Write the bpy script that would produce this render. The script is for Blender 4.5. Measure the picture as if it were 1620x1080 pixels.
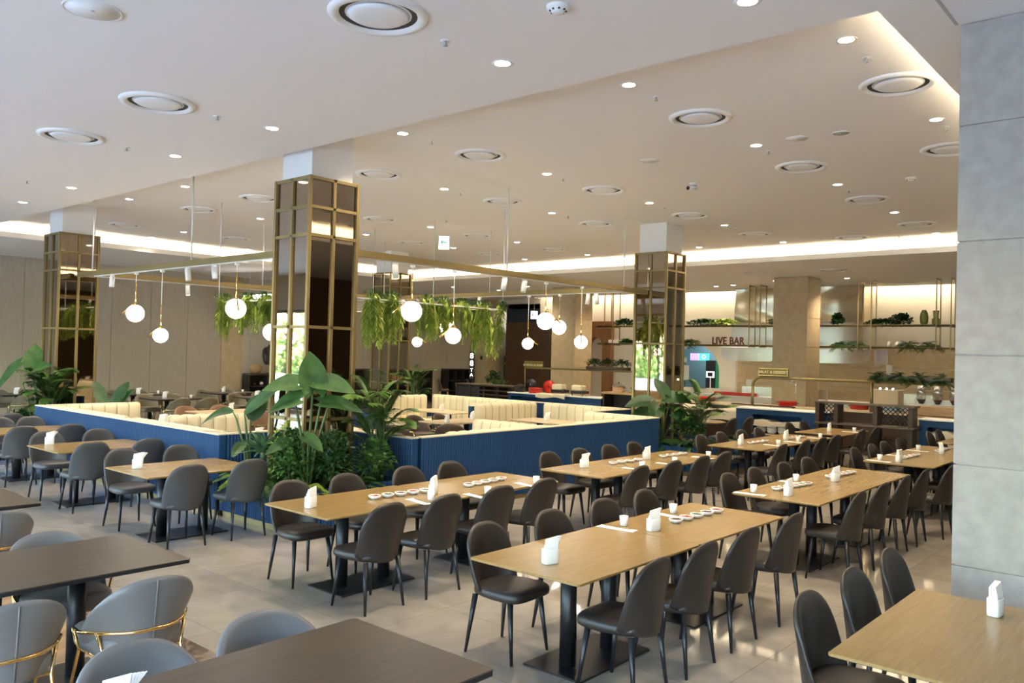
import bpy, math, random
from mathutils import Vector, Matrix
PI = math.pi
R = math.radians
rnd = random.Random(7)
SC = bpy.context.scene
COL = SC.collection
for o in list(bpy.data.objects):
    bpy.data.objects.remove(o)

# ------------------------------------------------------------------ camera
def set_camera():
    YAW, PIT, ROL, F, H = .713767, .013635, .024815, 1302.65, 2.1
    f = Vector((-math.sin(YAW)*math.cos(PIT), math.cos(YAW)*math.cos(PIT), math.sin(PIT)))
    r = Vector((math.cos(YAW), math.sin(YAW), 0)); u = r.cross(f)
    c, s = math.cos(ROL), math.sin(ROL)
    r2 = c*r + s*u; u2 = -s*r + c*u
    cam = bpy.data.cameras.new('camera'); o = bpy.data.objects.new('camera', cam); COL.objects.link(o)
    cam.sensor_width = 36; cam.lens = F/1620*36; cam.clip_end = 200; cam.clip_start = .05
    m = Matrix((r2, u2, -f)).transposed().to_4x4(); m.translation = Vector((0, 0, H))
    o.matrix_world = m
    SC.camera = o
set_camera()

# ------------------------------------------------------------------ world, exposure
SC.view_settings.view_transform = 'Standard'
SC.view_settings.look = 'None'
SC.view_settings.gamma = 1
SC.view_settings.use_curve_mapping = False
SC.view_settings.exposure = 0.38
W = bpy.data.worlds.new('world'); SC.world = W; W.use_nodes = True
nt = W.node_tree; nt.nodes.clear()
sky = nt.nodes.new('ShaderNodeTexSky'); sky.sky_type = 'NISHITA'; sky.sun_disc = False
sky.sun_elevation = R(48); sky.sun_rotation = R(40); sky.air_density = 1.2; sky.dust_density = 1.5
bg = nt.nodes.new('ShaderNodeBackground'); bg.inputs[1].default_value = 5.6
wo = nt.nodes.new('ShaderNodeOutputWorld')
nt.links.new(sky.outputs[0], bg.inputs[0]); nt.links.new(bg.outputs[0], wo.inputs[0])

WARM = (1.0, .80, .55)
NEUT = (1.0, .88, .74)

# ------------------------------------------------------------------ materials
MATS = {}
def mat(name, col, rough=.5, metal=0, spec=.5, coat=0, emit=None, es=0, trans=0, bump=None, alpha=1):
    m = bpy.data.materials.new(name); m.use_nodes = True
    b = m.node_tree.nodes['Principled BSDF']
    b.inputs['Base Color'].default_value = (*col, 1); b.inputs['Roughness'].default_value = rough
    b.inputs['Metallic'].default_value = metal; b.inputs['Specular IOR Level'].default_value = spec
    b.inputs['Coat Weight'].default_value = coat; b.inputs['Transmission Weight'].default_value = trans
    if emit:
        b.inputs['Emission Color'].default_value = (*emit, 1); b.inputs['Emission Strength'].default_value = es
    if bump:
        n = m.node_tree.nodes.new('ShaderNodeTexNoise'); n.inputs['Scale'].default_value = bump[0]; n.inputs['Detail'].default_value = 4
        tc = m.node_tree.nodes.new('ShaderNodeTexCoord'); m.node_tree.links.new(tc.outputs['Object'], n.inputs['Vector'])
        bu = m.node_tree.nodes.new('ShaderNodeBump'); bu.inputs['Strength'].default_value = bump[1]; bu.inputs['Distance'].default_value = .01
        m.node_tree.links.new(n.outputs['Fac'], bu.inputs['Height']); m.node_tree.links.new(bu.outputs[0], b.inputs['Normal'])
    MATS[name] = m
    return m
def noisy(name, c1, c2, scale=(1, 1, 1), nscale=5, rough=.5, detail=6, spec=.5, metal=0, coat=0, contrast=(.35, .65), dist=0.0, space='Object', rr=None):
    m = mat(name, c1, rough, metal, spec, coat); t = m.node_tree; b = t.nodes['Principled BSDF']
    tc = t.nodes.new('ShaderNodeTexCoord'); mp = t.nodes.new('ShaderNodeMapping'); mp.inputs['Scale'].default_value = scale
    n = t.nodes.new('ShaderNodeTexNoise'); n.inputs['Scale'].default_value = nscale; n.inputs['Detail'].default_value = detail
    n.inputs['Distortion'].default_value = dist
    cr = t.nodes.new('ShaderNodeValToRGB'); cr.color_ramp.elements[0].position, cr.color_ramp.elements[1].position = contrast
    cr.color_ramp.elements[0].color = (*c1, 1); cr.color_ramp.elements[1].color = (*c2, 1)
    t.links.new(tc.outputs[space], mp.inputs[0]); t.links.new(mp.outputs[0], n.inputs['Vector'])
    t.links.new(n.outputs['Fac'], cr.inputs[0]); t.links.new(cr.outputs[0], b.inputs['Base Color'])
    if rr:
        mr = t.nodes.new('ShaderNodeMapRange'); mr.inputs['To Min'].default_value, mr.inputs['To Max'].default_value = rr
        t.links.new(n.outputs['Fac'], mr.inputs[0]); t.links.new(mr.outputs[0], b.inputs['Roughness'])
    return m
def wood(name, c1, c2, axis=1, rough=.35, coat=0, k=1):
    s = [22*k, 22*k, 22*k]; s[axis] = 1.4*k
    return noisy(name, c1, c2, tuple(s), 2.2, rough, 8, .5, 0, coat, (.3, .72), .6)

mat('ceiling_paint', (.80, .785, .765), .85, bump=(120, .05))
mat('cap_white', (.78, .77, .74), .6)
mat('wall_plaster', (.62, .56, .46), .8, bump=(90, .05))
mat('bright_plaster', (.80, .77, .70), .8)
mat('fixture_white', (.80, .81, .80), .45)
mat('fixture_grey', (.42, .42, .40), .5)
mat('dark_gap', (.05, .05, .05), .8)
mat('black_metal', (.012, .012, .014), .38, .2)
mat('black_satin', (.018, .018, .02), .3)
mat('brass', (.62, .47, .22), .26, 1)
mat('brass_paint', (.27, .205, .09), .42, .55)
mat('brass_bright', (.86, .60, .24), .14, 1)
mat('copper', (.36, .24, .11), .35, .85)
mat('white_metal', (.78, .78, .76), .4)
mat('chrome', (.75, .75, .76), .12, 1)
mat('navy', (.018, .03, .055), .5)
mat('blue_panel', (.013, .053, .145), .55, spec=.25)
mat('cream_leather', (.72, .63, .43), .42, bump=(60, .1))
mat('charcoal_leather', (.026, .021, .018), .40, bump=(180, .12))
mat('grey_leather', (.056, .056, .060), .45, bump=(180, .12))
mat('light_grey_leather', (.15, .15, .15), .42, bump=(160, .1))
mat('olive_leather', (.16, .14, .09), .5)
mat('brown_leather', (.30, .17, .10), .5)
mat('dark_brown_leather', (.06, .035, .025), .45)
mat('leg_paint', (.012, .013, .016), .35)
mat('ceramic', (.80, .79, .76), .25)
mat('paper', (.85, .85, .84), .8)
mat('seam_shade_tan', (.34, .27, .15), .7)  # darkened cream, stands for shade in the banquette grooves
mat('linen', (.66, .58, .44), .85)
mat('soil', (.03, .02, .012), .95)
mat('sauce_red', (.35, .05, .02), .4)
mat('sauce_brown', (.10, .04, .02), .4)
mat('sauce_green', (.06, .12, .03), .4)
mat('red_enamel', (.55, .03, .02), .2)
mat('hide', (.025, .02, .018), .6)
mat('dark_wood_panel', (.05, .028, .016), .5)
mat('sign_gold', (.20, .155, .03), .6)
mat('letter_cream', (.80, .74, .46), .5)
mat('letter_brown', (.16, .035, .02), .5)
mat('globe_glow', (1, 1, 1), .4, emit=(1.0, .95, .86), es=9)
mat('lamp_glow', (1, 1, 1), .4, emit=(1.0, .93, .84), es=22)
mat('spot_glow', (1, 1, 1), .4, emit=(1.0, .90, .92), es=14)
mat('cove_glow', (1, .9, .7), .4, emit=(1.0, .82, .56), es=46)
mat('wash_glow', (1, .9, .7), .4, emit=(1.0, .80, .52), es=26)
mat('screen_white', (1, 1, 1), .4, emit=(.9, .95, 1), es=1.3)
mat('screen_teal', (.1, .8, .7), .4, emit=(.05, .8, .6), es=1.5)
mat('screen_violet', (.5, .3, .9), .4, emit=(.45, .25, .9), es=1.5)
mat('exit_green', (.0, .25, .15), .4, emit=(.0, .4, .25), es=.25)
mat('fridge_green', (.02, .20, .09), .4, emit=(.02, .25, .10), es=.3)
mat('kitchen_tile', (.30, .42, .44), .3)
mat('pinkish_glass', (.45, .40, .42), .3)
mat('vase_green', (.33, .40, .13), .12, trans=.15)
mat('orange_glaze', (.55, .22, .03), .3)
mat('pale_ceramic', (.62, .58, .54), .4)
mat('asphalt', (.30, .34, .40), .9)
mat('outdoor_white', (.40, .43, .48), .6)
noisy('steel', (.66, .58, .43), (.80, .72, .56), (1, 1, 60), 6, .27, 3, metal=1)
wood('oak', (.25, .155, .050), (.305, .198, .072), 1, .27)
wood('oak_edge', (.21, .125, .045), (.29, .185, .075), 1, .45)
wood('walnut', (.045, .031, .021), (.085, .060, .042), 1, .33)
wood('pale_wood', (.60, .45, .28), (.70, .55, .36), 0, .3)
wood('brown_panel', (.075, .040, .020), (.12, .066, .034), 2, .45, k=.6)
wood('orange_panel', (.26, .11, .04), (.36, .17, .07), 2, .4, k=.6)
wood('dark_shelf_wood', (.06, .04, .025), (.12, .08, .05), 0, .4)
wood('light_shelf_wood', (.36, .22, .10), (.5, .32, .16), 0, .4)
noisy('stone_grey', (.325, .29, .262), (.38, .345, .315), (1, 1, 1), 9, .6, 10)
noisy('stone_beige', (.52, .40, .24), (.60, .47, .30), (1, 1, 1), 5, .5, 10)
noisy('greige_panel', (.44, .38, .29), (.48, .42, .325), (8, 8, 1), 3, .7, 6)
noisy('marble_brown', (.06, .035, .02), (.22, .15, .10), (1, 1, 1), 7, .18, 12, dist=1.5)
noisy('leaf_dark', (.010, .036, .010), (.025, .08, .018), (1, 1, 1), 6, .42, 3, spec=.4)
noisy('leaf_mid', (.028, .085, .014), (.08, .19, .035), (1, 1, 1), 6, .45, 3, spec=.4)
noisy('leaf_lime', (.17, .27, .03), (.40, .50, .08), (1, 1, 1), 6, .5, 3, spec=.3)
noisy('leaf_big', (.015, .052, .012), (.04, .105, .022), (1, 1, 1), 5, .55, 3, spec=.25)
noisy('leaf_palm', (.045, .115, .018), (.13, .25, .045), (1, 1, 1), 6, .45, 3, spec=.3)
noisy('leaf_blue', (.04, .10, .045), (.10, .20, .10), (1, 1, 1), 6, .45, 3, spec=.4)
noisy('leaf_outdoor', (.05, .16, .03), (.28, .45, .12), (1, 1, 1), 2, .7, 3)
mat('stem_green', (.07, .12, .04), .5)
mat('bark', (.07, .045, .03), .8)
mat('mannequin_pattern', (.03, .025, .02), .5)

def mirror_mat():
    m = mat('bronze_mirror', (.36, .30, .23), .025, 1)
mirror_mat()

def floor_mat():
    m = mat('floor_stone', (.6, .5, .4), .065, 0, .55); t = m.node_tree; b = t.nodes['Principled BSDF']
    tc = t.nodes.new('ShaderNodeTexCoord')
    br = t.nodes.new('ShaderNodeTexBrick'); br.offset = 0; br.inputs['Scale'].default_value = 1
    br.inputs['Brick Width'].default_value = .8; br.inputs['Row Height'].default_value = .8
    br.inputs['Mortar Size'].default_value = .0035
    br.inputs['Color1'].default_value = (.36, .328, .282, 1); br.inputs['Color2'].default_value = (.43, .395, .345, 1)
    br.inputs['Mortar'].default_value = (.29, .255, .20, 1)
    n = t.nodes.new('ShaderNodeTexNoise'); n.inputs['Scale'].default_value = 2.2; n.inputs['Detail'].default_value = 10; n.inputs['Distortion'].default_value = 1.2
    cr = t.nodes.new('ShaderNodeValToRGB'); cr.color_ramp.elements[0].position = .3; cr.color_ramp.elements[1].position = .75
    cr.color_ramp.elements[0].color = (.82, .80, .78, 1); cr.color_ramp.elements[1].color = (1.08, 1.06, 1.04, 1)
    mx = t.nodes.new('ShaderNodeMixRGB'); mx.blend_type = 'MULTIPLY'; mx.inputs[0].default_value = 1
    t.links.new(tc.outputs['Object'], br.inputs['Vector']); t.links.new(tc.outputs['Object'], n.inputs['Vector'])
    t.links.new(n.outputs['Fac'], cr.inputs[0]); t.links.new(br.outputs['Color'], mx.inputs[1]); t.links.new(cr.outputs[0], mx.inputs[2])
    t.links.new(mx.outputs[0], b.inputs['Base Color'])
floor_mat()
def plank_mat():
    m = mat('floor_planks', (.4, .25, .12), .3); t = m.node_tree; b = t.nodes['Principled BSDF']
    tc = t.nodes.new('ShaderNodeTexCoord'); mp = t.nodes.new('ShaderNodeMapping'); mp.inputs['Rotation'].default_value = (0, 0, PI/2)
    br = t.nodes.new('ShaderNodeTexBrick'); br.inputs['Scale'].default_value = 1
    br.inputs['Brick Width'].default_value = 1.2; br.inputs['Row Height'].default_value = .12; br.inputs['Mortar Size'].default_value = .002
    br.inputs['Color1'].default_value = (.36, .21, .10, 1); br.inputs['Color2'].default_value = (.50, .32, .17, 1); br.inputs['Mortar'].default_value = (.2, .1, .05, 1)
    t.links.new(tc.outputs['Object'], mp.inputs[0]); t.links.new(mp.outputs[0], br.inputs['Vector']); t.links.new(br.outputs['Color'], b.inputs['Base Color'])
plank_mat()
def glass_mat():
    m = bpy.data.materials.new('window_glass'); m.use_nodes = True; t = m.node_tree; t.nodes.clear()
    o = t.nodes.new('ShaderNodeOutputMaterial'); mx = t.nodes.new('ShaderNodeMixShader'); mx.inputs[0].default_value = .07
    tr = t.nodes.new('ShaderNodeBsdfTransparent'); gl = t.nodes.new('ShaderNodeBsdfGlossy'); gl.inputs['Roughness'].default_value = .02
    t.links.new(tr.outputs[0], mx.inputs[1]); t.links.new(gl.outputs[0], mx.inputs[2]); t.links.new(mx.outputs[0], o.inputs[0])
    MATS['window_glass'] = m
    m = m.copy(); m.name = 'milky_glass'; m.node_tree.nodes['Mix Shader'].inputs[0].default_value = .45
    m.node_tree.nodes['Glossy BSDF'].inputs['Roughness'].default_value = .25
    MATS['milky_glass'] = m
glass_mat()

# ------------------------------------------------------------------ mesh builder
class MB:
    def __init__(s): s.v = []; s.f = []; s.sm = []
    def add(s, vs, fs, smooth=False):
        n = len(s.v); s.v += [tuple(v) for v in vs]; s.f += [tuple(i+n for i in f) for f in fs]; s.sm += [smooth]*len(fs)
        return s
    def box(s, x0, x1, y0, y1, z0, z1, b=0):
        if b <= 0:
            return s.add([(x0,y0,z0),(x1,y0,z0),(x1,y1,z0),(x0,y1,z0),(x0,y0,z1),(x1,y0,z1),(x1,y1,z1),(x0,y1,z1)],
                  [(0,3,2,1),(4,5,6,7),(0,1,5,4),(1,2,6,5),(2,3,7,6),(3,0,4,7)])
        def ring(z, i):
            return [(x0+i,y0+b,z),(x0+b,y0+i,z),(x1-b,y0+i,z),(x1-i,y0+b,z),(x1-i,y1-b,z),(x1-b,y1-i,z),(x0+b,y1-i,z),(x0+i,y1-b,z)]
        return s.loft([ring(z0,b*.9),ring(z0+b,0),ring(z1-b,0),ring(z1,b*.9)])
    def loft(s, rings, smooth=False, caps=True, close=True):
        n = len(rings[0]); vs = [p for r in rings for p in r]; fs = []
        for k in range(len(rings)-1):
            for i in range(n if close else n-1):
                j = (i+1) % n; fs.append((k*n+i, k*n+j, (k+1)*n+j, (k+1)*n+i))
        if caps:
            fs.append(tuple(range(n-1,-1,-1))); fs.append(tuple((len(rings)-1)*n+i for i in range(n)))
        return s.add(vs, fs, smooth)
    def cyl(s, p0, p1, r0, r1=None, n=12, smooth=True):
        r1 = r0 if r1 is None else r1
        p0, p1 = Vector(p0), Vector(p1); d = (p1-p0).normalized()
        a = d.orthogonal().normalized(); b = d.cross(a)
        rg = [[p+(a*math.cos(2*PI*i/n)+b*math.sin(2*PI*i/n))*r for i in range(n)] for p, r in ((p0,r0),(p1,r1))]
        return s.loft(rg, smooth)
    def tube(s, pts, r, n=8, smooth=True):
        pts = [Vector(p) for p in pts]; rg = []; a = None
        for i, p in enumerate(pts):
            d = (pts[min(i+1,len(pts)-1)]-pts[max(i-1,0)]).normalized()
            if a is None: a = d.orthogonal().normalized()
            a = (a - d*a.dot(d)).normalized(); b = d.cross(a)
            rr = r[i] if isinstance(r, (list, tuple)) else r
            rg.append([p+(a*math.cos(2*PI*k/n)+b*math.sin(2*PI*k/n))*rr for k in range(n)])
        return s.loft(rg, smooth)
    def lathe(s, prof, c=(0,0,0), n=24, smooth=True, caps=False):
        rg = [[(c[0]+r*math.cos(2*PI*i/n), c[1]+r*math.sin(2*PI*i/n), c[2]+z) for i in range(n)] for r, z in prof]
        return s.loft(rg, smooth, caps)
    def sphere(s, c, r, n=20, m=12, sz=1):
        prof = [(r*max(math.sin(PI*k/m),.001), -r*sz*math.cos(PI*k/m)) for k in range(m+1)]
        return s.lathe(prof, c, n, True, True)
    def grid(s, fn, nu, nv, smooth=True):
        vs = [fn(i/nu, j/nv) for j in range(nv+1) for i in range(nu+1)]
        fs = [(j*(nu+1)+i, j*(nu+1)+i+1, (j+1)*(nu+1)+i+1, (j+1)*(nu+1)+i) for j in range(nv) for i in range(nu)]
        return s.add(vs, fs, smooth)
    def mesh(s, name, m):
        me = bpy.data.meshes.new(name); me.from_pydata(s.v, [], s.f)
        me.polygons.foreach_set('use_smooth', s.sm)
        for x in (m if isinstance(m, (list, tuple)) else [m]): me.materials.append(MATS[x])
        me.update(); return me
    def build(s, name, m, parent=None, **kw):
        o = bpy.data.objects.new(name, s.mesh(name, m)); COL.objects.link(o)
        if parent: o.parent = parent
        for k, v in kw.items(): o[k] = v
        return o
def link(name, me, parent=None, loc=(0,0,0)):
    o = bpy.data.objects.new(name, me); COL.objects.link(o); o.parent = parent; o.location = loc; return o
def thing(name, label, cat, loc=(0,0,0), rotz=0, group=None):
    o = bpy.data.objects.new(name, None); COL.objects.link(o); o.empty_display_size = .1
    o.location = loc; o.rotation_euler = (0, 0, rotz); o['label'] = label; o['category'] = cat
    if group: o['group'] = group
    return o
def tag(o, label, cat, group=None, kind=None):
    o['label'] = label; o['category'] = cat
    if group: o['group'] = group
    if kind: o['kind'] = kind
    return o
KIDS = {}
def dup(root, loc, rotz=0, label=None, group=None, scale=None):
    r = root.copy(); COL.objects.link(r); r.location = loc; r.rotation_euler = (0, 0, rotz)
    if label: r['label'] = label
    if group: r['group'] = group
    if scale: r.scale = (scale,)*3
    if root.name not in KIDS:
        KIDS[root.name] = [(c, [g for g in bpy.data.objects if g.parent == c]) for c in bpy.data.objects if c.parent == root]
    for ch, gs in KIDS[root.name]:
        c = ch.copy(); COL.objects.link(c); c.parent = r
        for g in gs:
            d = g.copy(); COL.objects.link(d); d.parent = c
    return r
def struct(name, mb, m):
    o = mb.build(name, m); o['kind'] = 'structure'; return o
ORD = ['nearest','second','third','fourth','fifth','sixth','seventh','eighth','ninth','tenth','eleventh','twelfth','thirteenth','fourteenth','fifteenth','sixteenth','seventeenth','eighteenth','nineteenth','twentieth','twenty-first','twenty-second','twenty-third','twenty-fourth','twenty-fifth','twenty-sixth','twenty-seventh','twenty-eighth','twenty-ninth','thirtieth','thirty-first','thirty-second','thirty-third','thirty-fourth','thirty-fifth','thirty-sixth']
def near(k): return 'nearest to the camera' if k == 0 else ORD[k] + ' nearest to the camera'
def bydist(ps): return sorted(ps, key=lambda p: p[0]**2+p[1]**2)
def text_mesh(txt, size, m, name, parent, loc, rot=(PI/2,0,0), ext=.006, align='CENTER', sx=1):
    cu = bpy.data.curves.new('t', 'FONT'); cu.body = txt; cu.size = size; cu.extrude = ext; cu.align_x = align; cu.align_y = 'CENTER'; cu.offset = size*.02
    cu.space_character = 1.05
    ob = bpy.data.objects.new('t', cu); COL.objects.link(ob)
    dg = bpy.context.evaluated_depsgraph_get(); me = bpy.data.meshes.new_from_object(ob.evaluated_get(dg)); me.name = name
    bpy.data.objects.remove(ob); bpy.data.curves.remove(cu)
    me.materials.clear(); me.materials.append(MATS[m])
    o = bpy.data.objects.new(name, me); COL.objects.link(o); o.parent = parent; o.location = loc; o.rotation_euler = rot; o.scale = (sx, 1, 1)
    return o

# ================================================================== THE SETTING
ZL, ZH = 4.42, 4.75
XL, XR, YF, YB = -25.3, 6.0, -3.6, 27.0
CX0, CX1, CY0, CY1 = -20.7, -1.76, 5.65, 18.8       # raised part of the ceiling
struct('floor', MB().box(XL-.3, XR+.3, 2.98, 31, -.1, 0), 'floor_stone')
struct('floor_wood', MB().box(XL-.3, XR+.3, YF-.2, 2.62, -.1, 0), 'floor_planks')
struct('floor_border', MB().box(XL-.3, XR+.3, 2.62, 2.98, -.1, .001), 'marble_brown')
struct('ceiling_front', MB().box(XL-.3, XR+.3, YF-.2, CY0, ZL, ZL+.45), 'ceiling_paint')
struct('ceiling_right', MB().box(CX1+.32, XR+.3, CY0, CY1+.35, ZL, ZL+.45), 'ceiling_paint')
struct('ceiling_left', MB().box(XL-.3, CX0-.32, CY0, CY1+.35, ZL, ZL+.45), 'ceiling_paint')
struct('ceiling_back', MB().box(-21.9, XR+.3, CY1+.35, 26.55, ZL, ZL+.45), 'ceiling_paint')
struct('ceiling_back_left', MB().box(XL-.3, -21.9, CY1+.35, YB, ZL, ZL+.45), 'ceiling_paint')
struct('ceiling_raised', MB().box(CX0-.34, CX1+.34, CY0-.05, CY1+.37, ZH, ZH+.12), 'ceiling_paint')
struct('ceiling_slot', MB().box(-21.9, XR+.3, 26.5, 27.0, ZL+.22, ZL+.45), 'ceiling_paint')
# cove lips: a ledge in front of the light trough
struct('trim_1', MB().box(CX0, CX1+.32, CY1, CY1+.04, ZL, ZL+.12).box(CX0, CX1+.32, CY1+.04, CY1+.35, ZL, ZL+.03), 'cap_white')
struct('trim_2', MB().box(CX0-.04, CX0, CY0, CY1+.35, ZL, ZL+.12).box(CX0-.34, CX0-.04, CY0, CY1+.35, ZL, ZL+.03), 'cap_white')
struct('trim_3', MB().box(CX1, CX1+.04, CY0, CY1, ZL, ZL+.12).box(CX1+.04, CX1+.32, CY0, CY1, ZL, ZL+.03), 'cap_white')
def strip(name, label, x0, x1, y0, y1, z0, z1, m):
    o = MB().box(x0, x1, y0, y1, z0, z1).build(name, m)
    tag(o, label, 'light')
strip('cove_light', 'warm light strip hidden in the cove along the far edge of the raised ceiling', CX0+.1, CX1, CY1+.16, CY1+.20, ZL+.05, ZL+.075, 'cove_glow')
strip('cove_light', 'warm light strip hidden in the cove along the left edge of the raised ceiling', CX0-.20, CX0-.16, CY0+.1, CY1, ZL+.05, ZL+.075, 'cove_glow')
strip('cove_light', 'warm light strip hidden in the cove along the right edge of the raised ceiling', CX1+.16, CX1+.20, CY0+.1, CY1, ZL+.05, ZL+.075, 'cove_glow')
strip('wall_wash_light', 'warm light strip in the ceiling slot above the back wall', -21.6, -3.5, 26.62, 26.66, ZL+.10, ZL+.13, 'wash_glow')
# seam in the front ceiling
struct('trim_4', MB().box(-1.42, -1.40, 3.2, 6.2, ZL-.004, ZL+.01), 'fixture_grey')

# left wall: tall panels, beige pier, then the cream wall with raised frames
m = MB().box(XL-.3, XL, YF-.2, 14.4, 0, ZL)
y = YF
while y < 14.3:
    m.box(XL, XL+.018, y+.006, min(y+1.19, 14.39), .0, ZL); y += 1.2
struct('wall_left', m, 'greige_panel')
struct('wall_left_pier', MB().box(XL-.3, XL+.03, 14.4, 15.15, 0, ZL), 'stone_beige')
m = MB().box(XL-.3, XL-.05, 15.15, 31, 0, ZL+.1)
for (y0, y1, z0, z1) in ((15.5,16.6,1.6,2.3),(15.4,16.0,2.5,3.2),(16.9,18.2,2.0,2.9),(17.2,18.8,1.3,1.8),(18.6,19.9,2.7,3.4),(19.2,20.6,1.5,2.4),(21.0,22.0,2.3,3.1),(22.3,23.4,1.6,2.2),(22.6,24.2,2.5,3.3),(23.8,25.0,1.5,2.1),(24.6,26.3,2.3,2.9),(25.4,26.6,3.1,3.6),(20.9,22.6,3.4,3.9),(16.3,17.9,3.2,3.8)):
    w = .045
    m.box(XL-.05, XL-.02, y0, y1, z0, z0+w).box(XL-.05, XL-.02, y0, y1, z1-w, z1).box(XL-.05, XL-.02, y0, y0+w, z0, z1).box(XL-.05, XL-.02, y1-w, y1, z0, z1)
struct('wall_left_far', m, 'wall_plaster')
# right wall and front facade (behind the camera, mirrored in the columns)
struct('wall_right', MB().box(XR, XR+.3, YF-.2, YB+.3, 0, ZL), 'brown_panel')
m = MB().box(XL-.3, XR+.3, YF-.3, YF, 3.3, ZL)
xs = [XL, -20.6, -17.6, -14.5, -10.8, -7.1, -3.4, .3, 4.0, XR]
for x in xs: m.box(x-.18, x+.18, YF-.3, YF, 0, 3.3)
m.box(XL, XR, YF-.3, YF, 0, .12)
struct('wall_front', m, 'wall_plaster')
for i in range(len(xs)-1):
    a, b = xs[i]+.18, xs[i+1]-.18
    if b-a < .6: continue
    f = MB()
    f.box(a, a+.06, YF-.2, YF-.1, .12, 3.3).box(b-.06, b, YF-.2, YF-.1, .12, 3.3).box(a, b, YF-.2, YF-.1, .12, .2).box(a, b, YF-.2, YF-.1, 3.2, 3.3)
    f.box((a+b)/2-.03, (a+b)/2+.03, YF-.2, YF-.1, .12, 3.3)
    w = struct('window_%d' % (i+1), f, 'black_metal')
    MB().box(a+.06, b-.06, YF-.155, YF-.145, .2, 3.2).build('pane', 'window_glass', w)
    L = bpy.data.lights.new('sky_portal', 'AREA'); L.shape = 'RECTANGLE'; L.size = b-a; L.size_y = 3.1; L.cycles.is_portal = True
    lo = bpy.data.objects.new('sky_portal', L); COL.objects.link(lo); lo.location = ((a+b)/2, YF-.35, 1.7); lo.rotation_euler = (R(90), 0, 0); lo['kind'] = 'structure'
# outdoors beyond the facade
struct('ground_outside', MB().box(-70, 50, -60, YF-.3, -.12, -.02), 'asphalt')
# back wall -----------------------------------------------------------------
def arch(m, x0, x1, z0, zt, y0, y1, X0, X1, Z1, n=16):
    "wall panel X0..X1, z0..Z1 with an arched opening x0..x1 whose crown is at zt"
    m.box(X0, x0, y0, y1, 0, Z1).box(x1, X1, y0, y1, 0, Z1)
    if z0 > 0: m.box(x0, x1, y0, y1, 0, z0)
    r = (x1-x0)/2; cx = (x0+x1)/2; zs = zt-r
    pts = [(cx-r*math.cos(PI*k/n), zs+r*math.sin(PI*k/n)) for k in range(n+1)]
    for k in range(n):
        (xa, za), (xb, zb) = pts[k], pts[k+1]
        m.add([(xa,y0,za),(xb,y0,zb),(xb,y0,Z1),(xa,y0,Z1),(xa,y1,za),(xb,y1,zb),(xb,y1,Z1),(xa,y1,Z1)],
              [(0,1,2,3),(7,6,5,4),(0,4,5,1),(3,2,6,7),(0,3,7,4),(1,5,6,2)])
    return m
struct('wall_back_pier', MB().box(-25.0, -24.25, 26.4, YB+.3, 0, ZL), 'stone_beige')
struct('wall_corridor', MB().box(XL, -21.85, 30.0, 30.2, 0, 4.0), 'navy')
struct('ceiling_corridor', MB().box(XL, -21.85, YB, 30.2, 4.0, 4.2).box(XL, -21.85, YB, YB+.1, 4.0, ZL+.3), 'wall_plaster')
struct('wall_back_wood', MB().box(-23.75, -19.35, YB, YB+.25, 0, 3.42).box(-23.75, -23.6, YB+.25, 30, 0, 3.42), 'brown_panel')
struct('wall_corridor_side', MB().box(-23.75, -21.86, YB+.02, YB+.3, 3.42, 4.3), 'navy')
struct('wall_back_upper', MB().box(-21.85, -18.1, YB, YB+.3, 3.42, ZL+.45), 'bright_plaster')
m = MB(); arch(m, -19.15, -18.48, .0, 2.78, YB-.25, YB, -19.35, -18.1, 3.42)
struct('wall_back_arch', m, 'orange_panel')
struct('wall_back_niche', MB().box(-19.2, -18.4, YB+.02, YB+.1, 0, 3.4), 'wall_plaster')
m = MB(); arch(m, -15.55, -13.6, 1.0, 2.55, YB, YB+.25, -18.1, -12.95, ZL+.45)
struct('wall_back_bar', m, 'bright_plaster')
struct('wall_back', MB().box(-12.95, XR+.3, YB, YB+.3, 0, ZL+.45), 'bright_plaster')
m = MB()
for z0, z1 in ((0, .62), (.64, 1.26), (1.28, 1.90), (1.92, 2.5)):
    x = -12.9
    while x < -4: m.box(x, min(x+2.38, -3.9), YB-.04, YB, z0, z1); x += 2.4
struct('wall_back_tiles', m, 'stone_beige')
# door-shaped trim of light at the bar panel
struct('trim_5', MB().box(-12.99, -12.95, YB-.03, YB, 0, 2.05), 'bright_plaster')
# kitchen behind the arch
struct('wall_kitchen', MB().box(-16.2, -13.0, 28.9, 29.0, 0, 3).box(-16.3, -16.2, YB+.25, 29, 0, 3).box(-13.0, -12.9, YB+.25, 29, 0, 3).box(-16.3, -12.9, YB+.25, 29, 3, 3.1), 'kitchen_tile')

# grey stone pillar on the right -------------------------------------------------
m = MB(); zz = [0, .74, 1.42, 2.16, 2.93, 3.72, ZL]
for a, b in zip(zz, zz[1:]): m.box(-1.39, .25, 6.22, 7.9, a+.005, b-.005)
m.box(-1.375, .235, 6.235, 7.885, 0, ZL)
o = m.build('stone_pillar', 'stone_grey'); tag(o, 'wide grey stone-clad pillar on the right, standing behind the near oak table', 'pillar')
def beige_column(x, y, w, label):
    m = MB(); z = 0
    while z < ZL-.05:
        m.box(x, x+w, y, y+w, z+.007, min(z+.82, ZL)-.007); z += .82
    m.box(x+.02, x+w-.02, y+.02, y+w-.02, 0, ZL)
    tag(m.build('stone_column', 'stone_beige'), label, 'column', 'beige stone columns by the buffet')
beige_column(-9.75, 22.6, .98, 'square beige stone column standing in front of the bar shelves')
beige_column(-17.75, 22.6, 1.0, 'square beige stone column beside the dark wood wall of the soup station')

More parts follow.
